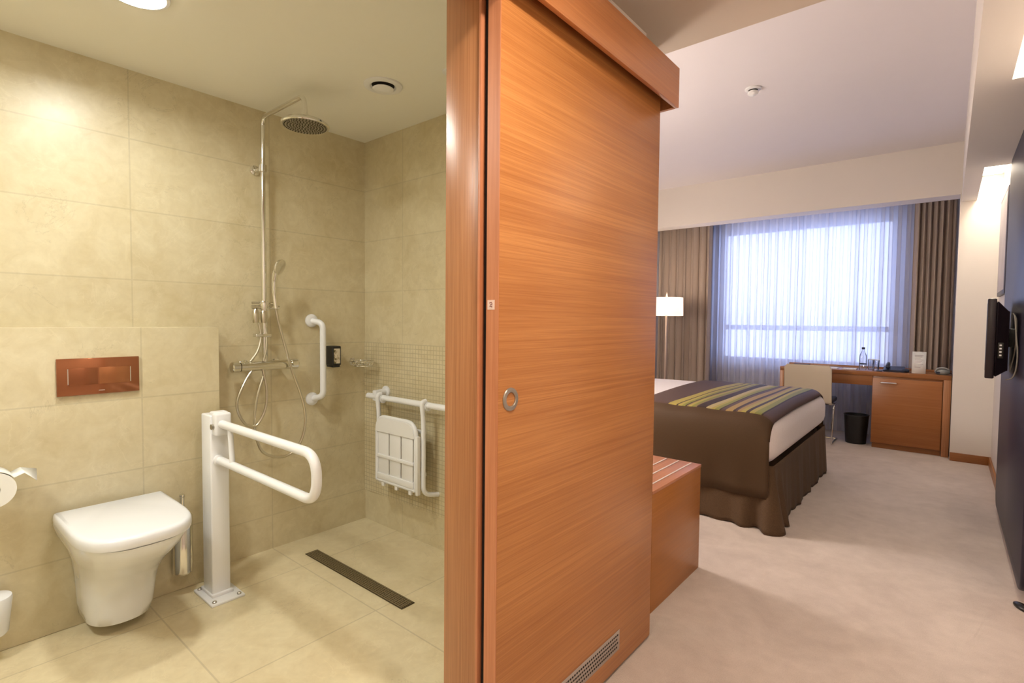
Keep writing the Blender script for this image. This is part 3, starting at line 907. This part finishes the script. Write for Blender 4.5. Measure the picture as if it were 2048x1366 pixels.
G().lathe([(0.052, 0), (0.052, -0.008), (0.046, -0.012), (0.0001, -0.012)], (dx_, dy_, 2.83), 'z', 36, caps=False).build('base', 'white_plastic', t)
G().lathe([(0.030, -0.012), (0.030, -0.020), (0.034, -0.022), (0.034, -0.036), (0.022, -0.046), (0.0001, -0.048)], (dx_, dy_, 2.83), 'z', 32, caps=False).build('sensor', 'white_plastic', t)
G().lathe([(0.031, -0.0125), (0.0305, -0.021)], (dx_, dy_, 2.83), 'z', 28, caps=False).build('slot', 'black_gap', t)

# ------------------------------------------------------------------ BEDROOM THINGS
# luggage bench
t = thing('luggage_bench', 'oak luggage bench with three pale strips on top, behind the door edge', 'bench', (-1.2, 2.29, 0))
G().box(-1.95, -0.915, 2.012, 2.56, 0.0, 0.505, bevel=0.0015).build('carcass', 'wood_bench', t)
G().box(-1.95, -0.913, 2.010, 2.562, 0.505, 0.519, bevel=0.0015).build('top', wood('bench_top', 1, (0.52, 0.22, 0.11, 1), (0.40, 0.15, 0.07, 1), 0.35), t)
for x_ in (-0.958, -1.022, -1.086):
    G().box(x_-0.004, x_+0.004, 2.03, 2.545, 0.519, 0.5215, bevel=0.0008).build('luggage_strip', plain('pale_strip', (0.72, 0.62, 0.56, 1), 0.4), t)

# bed
def bed():
    x0, x1, y0, y1 = -2.90, -0.775, 3.29, 4.95
    t = thing('bed', 'double bed with white mattress and brown pleated skirt', 'bed', (-1.8, 4.2, 0))
    G().box(x0, x1-0.03, y0+0.03, y1-0.03, 0.02, 0.355, bevel=0.01).build('base', 'skirt', t)
    # skirt: pleated cloth round near side, foot and far side
    path = []
    L1 = [(-2.90, y0), (x1+0.0, y0)]
    n = 90
    for k in range(n+1):
        path.append((x0+(x1-x0)*k/n, y0, 0, -1))
    for k in range(1, 8):
        a = -PI/2+PI/2*k/8
        path.append((x1+0.0+0.02*math.cos(a), y0+0.02+0.02*math.sin(a)-0.0, math.cos(a), math.sin(a)))
    n2 = 100
    for k in range(n2+1):
        path.append((x1+0.02, y0+0.02+(y1-y0-0.04)*k/n2, 1, 0))
    for k in range(1, 8):
        a = PI/2*k/8
        path.append((x1+0.02*math.cos(a), y1-0.02+0.02*math.sin(a), math.cos(a), math.sin(a)))
    for k in range(0, 30):
        path.append((x1-(x1-x0)*k/30, y1, 0, 1))
    rows = []
    H = 0.378
    NZ = 16
    s_ = 0
    for j in range(NZ+1):
        zf = j/NZ            # 0 top, 1 bottom
        row = []
        acc = 0
        for i, (px, py, nx, ny) in enumerate(path):
            if i: acc += math.hypot(px-path[i-1][0], py-path[i-1][1])
            corner = math.exp(-((px-x1)**2+(py-y0)**2)/0.030)
            foot = nx > 0.5
            wave = 0.008*math.sin(acc*17+1.6*math.sin(acc*4)) + 0.003*math.sin(acc*53)
            wave *= (1.0 if foot else 0.25)
            flare = 0.022*zf + wave*zf**0.8 + corner*(0.045*zf**1.3*(0.6+0.9*math.sin(acc*42)))
            row.append((px+nx*flare, py+ny*flare, H*(1-zf)+0.004+0.006*zf*math.sin(acc*40)*zf))
        rows.append(row)
    G().grid(rows).build('skirt', 'skirt', t, solid=0.003, smooth=80)
    # headboard hidden behind the door still carries the bed head
    G().box(-2.975, -2.91, 3.1, 5.25, 0.0, 1.0, bevel=0.01).build('headboard', 'panel_leather', t)
    return x0, x1, y0, y1
bx0, bx1, by0, by1 = bed()

def puffy(x0, x1, y0, y1, z0, z1, r, name, mat, parent=None, bulge=0.02, seedo=0.0):
    """soft block: rounded box remeshed as a smooth sheet with gentle bulges"""
    b = bmesh.new()
    bmesh.ops.create_cube(b, size=1)
    for v in b.verts:
        v.co = Vector(((x0+x1)/2+v.co.x*(x1-x0), (y0+y1)/2+v.co.y*(y1-y0), (z0+z1)/2+v.co.z*(z1-z0)))
    bmesh.ops.bevel(b, geom=b.edges[:], offset=r, segments=6, profile=0.5, affect='EDGES')
    bmesh.ops.subdivide_edges(b, edges=[e for e in b.edges if e.calc_length() > 0.25], cuts=12, use_grid_fill=True)
    cx_, cy_ = (x0+x1)/2, (y0+y1)/2
    for v in b.verts:
        u_ = (v.co.x-cx_)/((x1-x0)/2); w_ = (v.co.y-cy_)/((y1-y0)/2)
        zz = (v.co.z-z0)/(z1-z0)
        side = 4*zz*(1-zz)
        v.co.x += bulge*side*(1 if u_ > 0.9 else (-1 if u_ < -0.9 else 0))
        v.co.y += bulge*side*(1 if w_ > 0.9 else (-1 if w_ < -0.9 else 0))
        if zz > 0.85:
            v.co.z += 0.012*(1-u_*u_)*(1-w_*w_) + 0.003*math.sin(v.co.x*9+seedo)*math.sin(v.co.y*7)
    g = G(); g.add(b)
    return g
g = puffy(-2.88, -0.762, 3.285, 4.94, 0.365, 0.660, 0.10, 'duvet', 'duvet')
tag(g.build('duvet', 'duvet', smooth=80), 'white duvet spread over the bed, bare at the foot end', 'duvet')

# runner: follows the duvet section across y and hangs down the near side
def runner():
    prof = []
    prof += [(3.262, 0.190), (3.264, 0.25), (3.262, 0.32), (3.258, 0.40), (3.256, 0.47), (3.258, 0.53), (3.266, 0.575)]
    for k in range(1, 9):
        a = PI-PI/2*k/8
        prof.append((3.372+0.104*math.cos(a), 0.572+0.104*math.sin(a)))
    for k in range(1, 22):
        yy = 3.372+(4.855-3.372)*k/21
        w_ = (yy-4.17)/0.88
        prof.append((yy, 0.676+0.012*(1-w_*w_)))
    for k in range(1, 8):
        a = PI/2-PI/2*k/8
        prof.append((4.855+0.104*math.cos(a), 0.572+0.104*math.sin(a)))
    prof += [(4.965, 0.50), (4.968, 0.42), (4.964, 0.34), (4.962, 0.25)]
    nx = 44
    rows = []
    for i, (yy, zz) in enumerate(prof):
        row = []
        for k in range(nx+1):
            u_ = k/nx
            xl = -1.63-0.10*max(0, (yy-3.3))/1.7
            xr = -0.772
            # on top the foot edge rides onto the rounded foot of the duvet
            xx = xl+(xr-xl)*u_
            d = max(0.0, xx-(-0.86))
            rr = 0.10
            drop = rr-math.sqrt(max(0, rr*rr-d*d)) if zz > 0.55 else 0
            hang = max(0, 0.5-zz) if yy < 4 else 0
            yo = -0.006*math.sin(xx*14+1.0)*hang/0.3 - 0.004*math.sin(xx*31)*hang/0.3 if hang > 0 else 0
            zo = 0.0025*math.sin(xx*23+yy*5)*(1 if zz > 0.6 else 0)
            row.append((xx, yy+yo, zz-drop*0.9+zo))
        rows.append(row)
    o = G().grid(rows).build('bed_runner', 'runner', solid=0.006, smooth=80)
    tag(o, 'brown bed runner with yellow and green stripes across the foot of the bed', 'bed runner')
runner()

# floor lamp
t = thing('floor_lamp', 'floor lamp with lit white drum shade in front of the left curtain', 'lamp', (-2.50, 5.8, 0))
G().lathe([(0.13, 0.0), (0.13, 0.012), (0.10, 0.02), (0.015, 0.024)], (-2.515, 5.8, 0), 'z', 40).build('base', 'steel', t)
G().tube([(-2.515, 5.8, 0.02), (-2.515, 5.8, 1.42)], 0.012, 14).lathe([(0.012, 1.42), (0.02, 1.43), (0.02, 1.46), (0.004, 1.56)], (-2.515, 5.8, 0), 'z', 16).build('pole', plain('champagne_metal', (0.62, 0.48, 0.38, 1), 0.3, 0.6), t)
G().lathe([(0.185, 1.29), (0.180, 1.50)], (-2.515, 5.8, 0), 'z', 48, caps=False).build('shade', 'shade', t, solid=0.003)
pl_ = bpy.data.lights.new('floor_lamp_bulb', 'POINT'); pl_.energy = 12; pl_.color = (1.0, 0.80, 0.64); pl_.shadow_soft_size = 0.04
o = bpy.data.objects.new('floor_lamp_bulb', pl_); C.objects.link(o); o.location = (-2.515, 5.8, 1.50)
pl_ = bpy.data.lights.new('added_fill_bulb', 'POINT'); pl_.energy = 60; pl_.color = (1.0, 0.90, 0.84); pl_.shadow_soft_size = 0.2  # unseen fill light, added to brighten the bedroom
o = bpy.data.objects.new('added_fill_bulb', pl_); C.objects.link(o); o.location = (-2.45, 2.75, 1.35)
t = thing('added_fill_lamp', 'unseen wall lamp behind the open door, added for fill light', 'lamp', (-2.9, 2.75, 1.35))
G().lathe([(0.11, 1.25), (0.10, 1.45)], (-2.75, 2.75, 0), 'z', 32, caps=False).build('shade', 'shade', t, solid=0.003)
G().tube([(-2.98, 2.75, 1.35), (-2.75, 2.75, 1.35)], 0.01).build('arm', 'steel', t)

# curtains
def curtain(name, x0, x1, y, z0, z1, nf, amp, mat, label, cat, solid=0.002, seed=1, gather=0.0, jitter=0.35):
    rnd = random.Random(seed)
    N = nf*14
    ph = [rnd.uniform(-jitter, jitter) for _ in range(nf+2)]
    am = [amp*rnd.uniform(0.65, 1.25) for _ in range(nf+2)]
    rows = []
    NZ = 14
    for j in range(NZ+1):
        zf = j/NZ
        z = z1+(z0-z1)*zf
        row = []
        for i in range(N+1):
            u_ = i/N
            k = u_*nf
            ki = int(min(k, nf-1)); fr_ = k-ki
            a = am[ki]*(1-fr_)+am[ki+1]*fr_
            p_ = ph[ki]*(1-fr_)+ph[ki+1]*fr_
            yy = y+a*(0.7+0.3*zf)*math.sin(2*PI*k+p_*2+0.5*zf*math.sin(k*1.7))
            xx = x0+(x1-x0)*u_+0.25*a*math.sin(4*PI*k+p_)
            row.append((xx, yy, z))
        rows.append(row)
    return tag(G().grid(rows).build(name, mat, solid=solid, smooth=80), label, cat)
curtain('curtain', -2.95, -2.27, 6.55, 0.012, 2.60, 7, 0.045, 'drape', 'taupe curtain gathered behind the floor lamp, left of the window', 'curtain', seed=3)
curtain('curtain', -0.30, 0.030, 6.70, 0.012, 2.60, 7, 0.050, 'drape', 'taupe curtain bunched behind the right end of the desk', 'curtain', seed=5)
curtain('sheer_curtain', -2.45, -0.24, 6.83, 0.015, 2.61, 30, 0.030, 'sheer', 'white translucent sheer curtain across the window', 'curtain', solid=0, seed=9)
G_ = G().box(-2.97, 0.04, 6.52, 6.90, 2.605, 2.6195)
struct(G_.build('trim_5', 'white_plastic'), 'curtain track', 'curtain track')

# desk
def desk():
    t = thing('desk', 'long oak writing desk under the window', 'desk', (-0.67, 6.4, 0))
    x0, x1, y0, y1, zt = -1.385, 0.040, 6.20, 6.62, 0.752
    G().box(x0, x1, y0, y1, zt-0.042, zt, bevel=0.002).build('desktop', 'wood_x', t)
    G().box(x0, x1, y1, y1+0.014, zt-0.06, zt+0.02, bevel=0.002).build('back_rail', 'wood_x', t)
    G().box(x1-0.055, x1, y0, y1, 0, zt-0.042, bevel=0.002).build('side_panel', 'wood_z', t)
    G().box(x0, x0+0.040, y0, y1, 0, zt-0.042, bevel=0.002).build('side_panel', 'wood_z', t)
    G().box(x0+0.04, -0.555, y0+0.01, y0+0.028, 0.612, zt-0.042, bevel=0.002).build('apron', 'wood_x', t)
    G().box(-0.555, x1-0.055, y0+0.022, y1-0.01, 0.05, zt-0.042, bevel=0.002).build('cabinet', 'wood_x', t)
    G().box(-0.545, x1-0.060, y0+0.035, y1-0.03, 0.0, 0.05).build('plinth', 'wood_x', t)
    d = G().box(-0.553, x1-0.062, y0+0.004, y0+0.022, 0.055, 0.690, bevel=0.002).build('door', wood('orange_oak_cabinet_door', 0, (0.37, 0.140, 0.042, 1), (0.28, 0.098, 0.024, 1)), t)
    g = G().tube(fillet([(-0.485, y0+0.004, 0.650), (-0.485, y0-0.025, 0.650), (-0.365, y0-0.025, 0.650), (-0.365, y0+0.004, 0.650)], 0.008), 0.008, 10)
    g.build('handle', 'chrome', d)
desk()

# desk items
zt = 0.7525
t = thing('water_bottle', 'clear water bottle standing on the desk', 'bottle', (-0.655, 6.35, zt))
bxp, byp = -0.655, 6.36
G().lathe([(0.0001, zt), (0.031, zt), (0.033, zt+0.006), (0.033, zt+0.13), (0.030, zt+0.15), (0.014, zt+0.185), (0.012, zt+0.20), (0.012, zt+0.212)], (bxp, byp, 0), 'z', 28, caps=False).build('bottle_body', 'bottle', t)
G().lathe([(0.0145, zt+0.208), (0.0145, zt+0.228), (0.0001, zt+0.228)], (bxp, byp, 0), 'z', 20).build('cap', 'navy', t)
G().lathe([(0.0335, zt+0.055), (0.0335, zt+0.065)], (bxp, byp, 0), 'z', 28, caps=False).build('label_band', plain('navy_band', (0.03, 0.05, 0.10, 1), 0.5), t)
for i, (gx, gy, lab) in enumerate(((-0.590, 6.42, 'drinking glass on the desk next to the water bottle'), (-0.545, 6.36, 'drinking glass on the desk, farther right from the water bottle'))):
    t = thing('drinking_glass', lab, 'glass', (gx, gy, zt), 'glasses on the desk')
    G().lathe([(0.0001, zt), (0.024, zt), (0.026, zt+0.004), (0.031, zt+0.105), (0.029, zt+0.105), (0.0235, zt+0.010), (0.0001, zt+0.010)], (gx, gy, 0), 'z', 24, caps=False).build('tumbler', 'bottle', t)
    G().lathe([(0.0315, zt+0.104), (0.0315, zt+0.108), (0.0285, zt+0.108), (0.0285, zt+0.104)], (gx, gy, 0), 'z', 24, caps=False).build('rim', 'paper', t)
t = thing('telephone', 'dark blue desk telephone lying near the white card', 'telephone', (-0.38, 6.33, zt))
g = G()
b = bmesh.new(); bmesh.ops.create_cube(b, size=1)
for v in b.verts:
    v.co = Vector((v.co.x*0.17, v.co.y*0.15, (v.co.z+0.5)*(0.018 if v.co.y < 0 else 0.050)))
bmesh.ops.bevel(b, geom=b.edges[:], offset=0.005, segments=2, affect='EDGES')
g.add(b, Matrix.Translation((-0.395, 6.34, zt)))
g.build('phone_base', 'navy', t)
g = G().tube(fillet([(-0.445, 6.29, zt+0.036), (-0.445, 6.31, zt+0.062), (-0.445, 6.39, zt+0.078), (-0.445, 6.415, zt+0.058)], 0.02), 0.015, 12)
g.build('handset', 'navy', t)
g = G().box(-0.33, -0.275, 6.29, 6.39, zt+0.003, zt+0.03, bevel=0.006).build('keypad_console', 'navy', t)
t = thing('remote_tray', 'thin dark blue leather tray on the desk left of the telephone', 'tray', (-0.53, 6.30, zt))
G().box(-0.53, -0.485-0.0, 6.24, 6.33, zt, zt+0.010, bevel=0.002).build('tray_base', 'navy', t)
# tent card
t = thing('menu_card', 'upright white folded card near the right end of the desk', 'card', (-0.20, 6.33, zt))
g = G()
for s_ in (-1, 1):
    g.grid([[(-0.255, 6.30+s_*0.035, zt), (-0.150, 6.30+s_*0.035, zt)], [(-0.255, 6.30, zt+0.205), (-0.150, 6.30, zt+0.205)]])
g.build('folded_card', 'paper', t, solid=0.002)
g = G()
for k in range(9):
    z_ = 0.17-k*0.014
    yy = 6.30-0.035*(1-z_/0.205)-0.0016
    g.box(-0.235, -0.170-0.01*((k*7) % 3), yy-0.0006, yy+0.0004, zt+z_, zt+z_+0.003)
g.build('print_lines', plain('pale_ink', (0.45, 0.36, 0.42, 1), 0.7), t)
# grey kettle-like clock radio
t = thing('clock_radio', 'small rounded grey appliance at the right end of the desk', 'clock radio', (-0.04, 6.33, zt))
g = G()
b = bmesh.new(); bmesh.ops.create_uvsphere(b, u_segments=24, v_segments=14, radius=1)
for v in b.verts:
    v.co = Vector((v.co.x*0.058, v.co.y*0.042, max(-0.028, v.co.z*0.036)+0.028))
g.add(b, Matrix.Translation((-0.028, 6.28, zt)) @ Matrix.Rotation(0.3, 4, 'Z'))
g.build('housing', 'grey_plastic', t, smooth=60)
G().tube(spline([(-0.080, 6.25, zt+0.030), (-0.060, 6.24, zt+0.058), (-0.02, 6.245, zt+0.066), (0.018, 6.255, zt+0.050)]), 0.008, 10).build('handle', 'grey_plastic', t)
G().box(-0.075, -0.045, 6.232, 6.242, zt+0.012, zt+0.03, bevel=0.002).build('display', 'navy', t)
# papers
for i, (a, b_, c_, d_, lab) in enumerate(((-1.30, -1.14, 6.30, 6.48, 'sheet of white paper on the desk behind the chair back'), (-1.02, -0.87, 6.28, 6.46, 'white leaflet on the desk right behind the chair'), (-0.82, -0.70, 6.26, 6.40, 'white leaflet on the desk left of the water bottle'))):
    o = G().box(a, b_, c_, d_, zt, zt+0.003+0.003*i, bevel=0.0006).build('leaflet', 'paper', root=(a, c_, zt))
    tag(o, lab, 'paper')
o = G().box(-1.32, -1.17, 6.52, 6.60, zt, zt+0.014, bevel=0.001).build('notebook', plain('dark_cover', (0.06, 0.04, 0.05, 1), 0.5), root=(-1.32, 6.52, zt))
tag(o, 'dark notebook at the back left of the desk', 'notebook')

# thin black line by the pier, painting the shadow gap beside the desk
o = G().tube(spline([(0.020, 6.33, 0.76), (0.0425, 6.215, 0.765), (0.0425, 6.17, 0.72), (0.0425, 6.165, 0.40), (0.0425, 6.16, 0.02)]), 0.0035, 8).build('gap_shadow_line', 'black_plastic')
tag(o, 'thin black line put in for the shadow gap between desk and pier', 'cable')

# waste bin
t = thing('waste_bin', 'round black waste bin under the desk beside the cabinet', 'bin', (-0.70, 6.36, 0))
G().lathe([(0.0001, 0.002), (0.085, 0.0), (0.090, 0.004), (0.108, 0.285), (0.111, 0.287), (0.111, 0.292), (0.105, 0.290), (0.087, 0.012), (0.0001, 0.012)], (-0.692, 6.345, 0), 'z', 36, caps=False).build('bucket', 'black_plastic', t)
g = G(); g.tube([(-0.692+0.109*math.cos(2*PI*k/36), 6.345+0.109*math.sin(2*PI*k/36), 0.290) for k in range(36)], 0.0035, 8, closed=True)
g.build('rim', 'black_plastic', t)

# chair
def chair():
    t = thing('desk_chair', 'cream desk chair with chrome cantilever frame, its back to the bed', 'chair', (-1.08, 6.1, 0))
    x0, x1 = -1.285, -0.862
    rows = []
    prof = [(6.02, 0.405), (5.985, 0.43), (5.965, 0.50), (5.955, 0.60), (5.945, 0.70), (5.94, 0.77), (5.943, 0.800)]
    g = G()
    n = 16
    def outl(y_off):
        pass
    front, back = [], []
    for off, dst in ((-0.014, front), (0.014, back)):
        for (yy, zz) in prof:
            row = []
            for k in range(n+1):
                u_ = k/n*2-1
                top = 0.0
                if zz > 0.75:
                    e = max(0, abs(u_)-0.86)/0.14
                    top = -(1-math.sqrt(max(0, 1-e*e)))*0.032*((zz-0.75)/0.05)
                row.append(((x0+x1)/2+u_*(x1-x0)/2, yy+off+0.018*(1-u_*u_), zz+top))
            dst.append(row)
    rings = []
    for a, b_ in zip(front, back):
        rings.append(a+b_[::-1])
    g.loft(rings)
    g.build('backrest', 'cream_leather', t, smooth=50, bevel=0.004)
    G().box(x0+0.01, x1-0.01, 5.995, 6.40, 0.405, 0.455, bevel=0.018, seg=4).build('seat', 'seat_cover', t)
    for s_ in (-1, 1):
        xx = (x0+x1)/2+s_*((x1-x0)/2+0.008)
        g = G().tube(fillet([(xx, 6.39, 0.397), (xx, 6.06, 0.397), (xx-0.008*s_, 6.02, 0.012), (xx-0.008*s_, 6.37, 0.012)], 0.03, 6), 0.0095, 12)
        g.build('leg_frame', 'chrome', t)
    G().tube([(x0, 6.365, 0.012), (x1, 6.365, 0.012)], 0.008, 10).build('cross_rod', 'chrome', t)
    G().tube([(x0, 6.2, 0.398), (x1, 6.2, 0.398)], 0.009, 10).build('seat_rod', 'chrome', t)
chair()

# dark wall panel with rounded corners
def wall_panel():
    y0, y1, z0, z1 = 3.15, 4.72, 0.03, 2.285
    r = 0.10
    pts = []
    for cy_, cz_, a0 in ((y1-r, z0+r, -PI/2), (y1-r, z1-r, 0), (y0+r, z1-r, PI/2), (y0+r, z0+r, PI)):
        for k in range(9):
            a = a0+PI/2*k/8
            pts.append((cy_+r*math.cos(a), cz_+r*math.sin(a)))
    def ring(x_, ins):
        cy_, cz_ = (y0+y1)/2, (z0+z1)/2
        return [(x_, cy_+(py-cy_)*(1-ins/((y1-y0)/2)), cz_+(pz-cz_)*(1-ins/((z1-z0)/2))) for py, pz in pts]
    o = G().loft([ring(0.3195, 0.0), ring(0.288, 0.0), ring(0.282, 0.002), ring(0.278, 0.008)]).build('wall_panel', 'panel_leather', smooth=40, root=(0.3, 3.9, 0.03))
    tag(o, 'tall dark aubergine padded panel on the right wall behind the television', 'wall panel')
wall_panel()

# television
def tv():
    t = thing('television', 'black flat television on a wall arm, seen edge on at the right', 'television', (0.21, 3.8, 1.15))
    m = Matrix.Translation((0.163, 3.62, 1.15)) @ Matrix.Rotation(math.radians(-2.6), 4, 'Z')
    def part(name, bxs, mat, bevel=0.003, parent=None, taper=None):
        g = G()
        for a in bxs: g.box(*a, bevel=bevel)
        if taper: taper(g)
        bmesh.ops.transform(g.bm, matrix=m, verts=g.bm.verts)
        return g.build(name, mat, parent or t)
    part('bezel', [(-0.012, 0.024, 0, 0.68, -0.205, 0.205)], 'tv_plastic', 0.006)
    part('screen', [(-0.0128, -0.0118, 0.03, 0.65, -0.165, 0.18)], 'screen', 0)
    def tp(g):
        for v in g.bm.verts:
            if v.co.x > 0.05:
                v.co.z = v.co.z*0.80-0.01; v.co.y = 0.34+(v.co.y-0.34)*0.86
    part('rear_housing', [(0.024, 0.075, 0.012, 0.668, -0.195, 0.19)], 'tv_plastic', 0.006, taper=tp)
    part('port_panel', [(0.034, 0.056, 0.010, 0.020, -0.10, -0.02)], 'black_plastic', 0.001)
    for k in range(4):
        part('port', [(0.040, 0.049, 0.0075, 0.011, -0.088+k*0.017, -0.080+k*0.017)], 'white_plastic', 0.0005)
    part('wall_arm', [(0.070, 0.118, 0.28, 0.40, -0.05, 0.05)], 'black_plastic', 0.003)
    g = G().tube(spline([(0.255, 3.64, 1.27), (0.258, 3.61, 1.22), (0.262, 3.60, 1.16), (0.268, 3.59, 1.08), (0.266, 3.60, 1.00), (0.255, 3.62, 0.955), (0.235, 3.66, 0.94)]), 0.0032, 8)
    g.build('cable', 'cable', t)
    g = G().tube(spline([(0.250, 3.66, 1.28), (0.262, 3.64, 1.24), (0.264, 3.66, 1.10), (0.25, 3.70, 0.98)]), 0.0028, 8)
    g.build('cable', 'cable', t)
tv()

# picture on the right wall past the panel
t = thing('picture', 'framed pale picture on the right wall behind the dark panel', 'picture', (0.32, 5.5, 1.9))
G().box(0.298, 0.3195, 5.15, 5.85, 1.45, 2.22, bevel=0.002).build('frame', plain('dark_frame', (0.05, 0.045, 0.06, 1), 0.4), t)
G().box(0.296, 0.2982, 5.18, 5.82, 1.48, 2.19).build('print', plain('lavender_print', (0.50, 0.42, 0.46, 1), 0.3, nscale=5, namt=0.25), t)

# small black thing on the carpet
b = bmesh.new(); bmesh.ops.create_uvsphere(b, u_segments=16, v_segments=10, radius=1)
for v in b.verts:
    v.co = Vector((v.co.x*0.022, v.co.y*0.045, max(-0.008, v.co.z*0.014)+0.008))
o = G().add(b, Matrix.Translation((0.285, 3.10, 0)) @ Matrix.Rotation(0.5, 4, 'Z')).build('door_stop', 'black_plastic', root=(0.285, 3.10, 0))
tag(o, 'small black doorstop on the carpet near the right wall', 'doorstop')

# recessed lights in the right beam
def cove(y0, y1, x0, x1, power, lab, name='recessed_light'):
    t = thing(name, lab, 'ceiling light', ((x0+x1)/2, (y0+y1)/2, 2.49))
    G().box(x0+0.01, x1-0.01, y0+0.05, y1-0.05, 2.488, 2.4985, bevel=0.002).build('diffuser', 'cove_glow', t)
    G().box(x0+0.002, x0+0.01, y0+0.04, y1-0.04, 2.47, 2.4985).build('lip', 'white_plastic', t)
    area('recessed_light_source', ((x0+x1)/2, (y0+y1)/2, 2.48), (0, 0, 0), x1-x0-0.04, power, (1.0, 0.86, 0.68), size_y=y1-y0-0.1, spread=160)
cove(4.90, 6.06, 0.16, 0.315, 5, 'bright light slot in the ceiling beam next to the pier')
cove(2.27, 3.18, 0.185, 0.315, 6, 'bright rectangular light slot at the upper right edge of the photo')
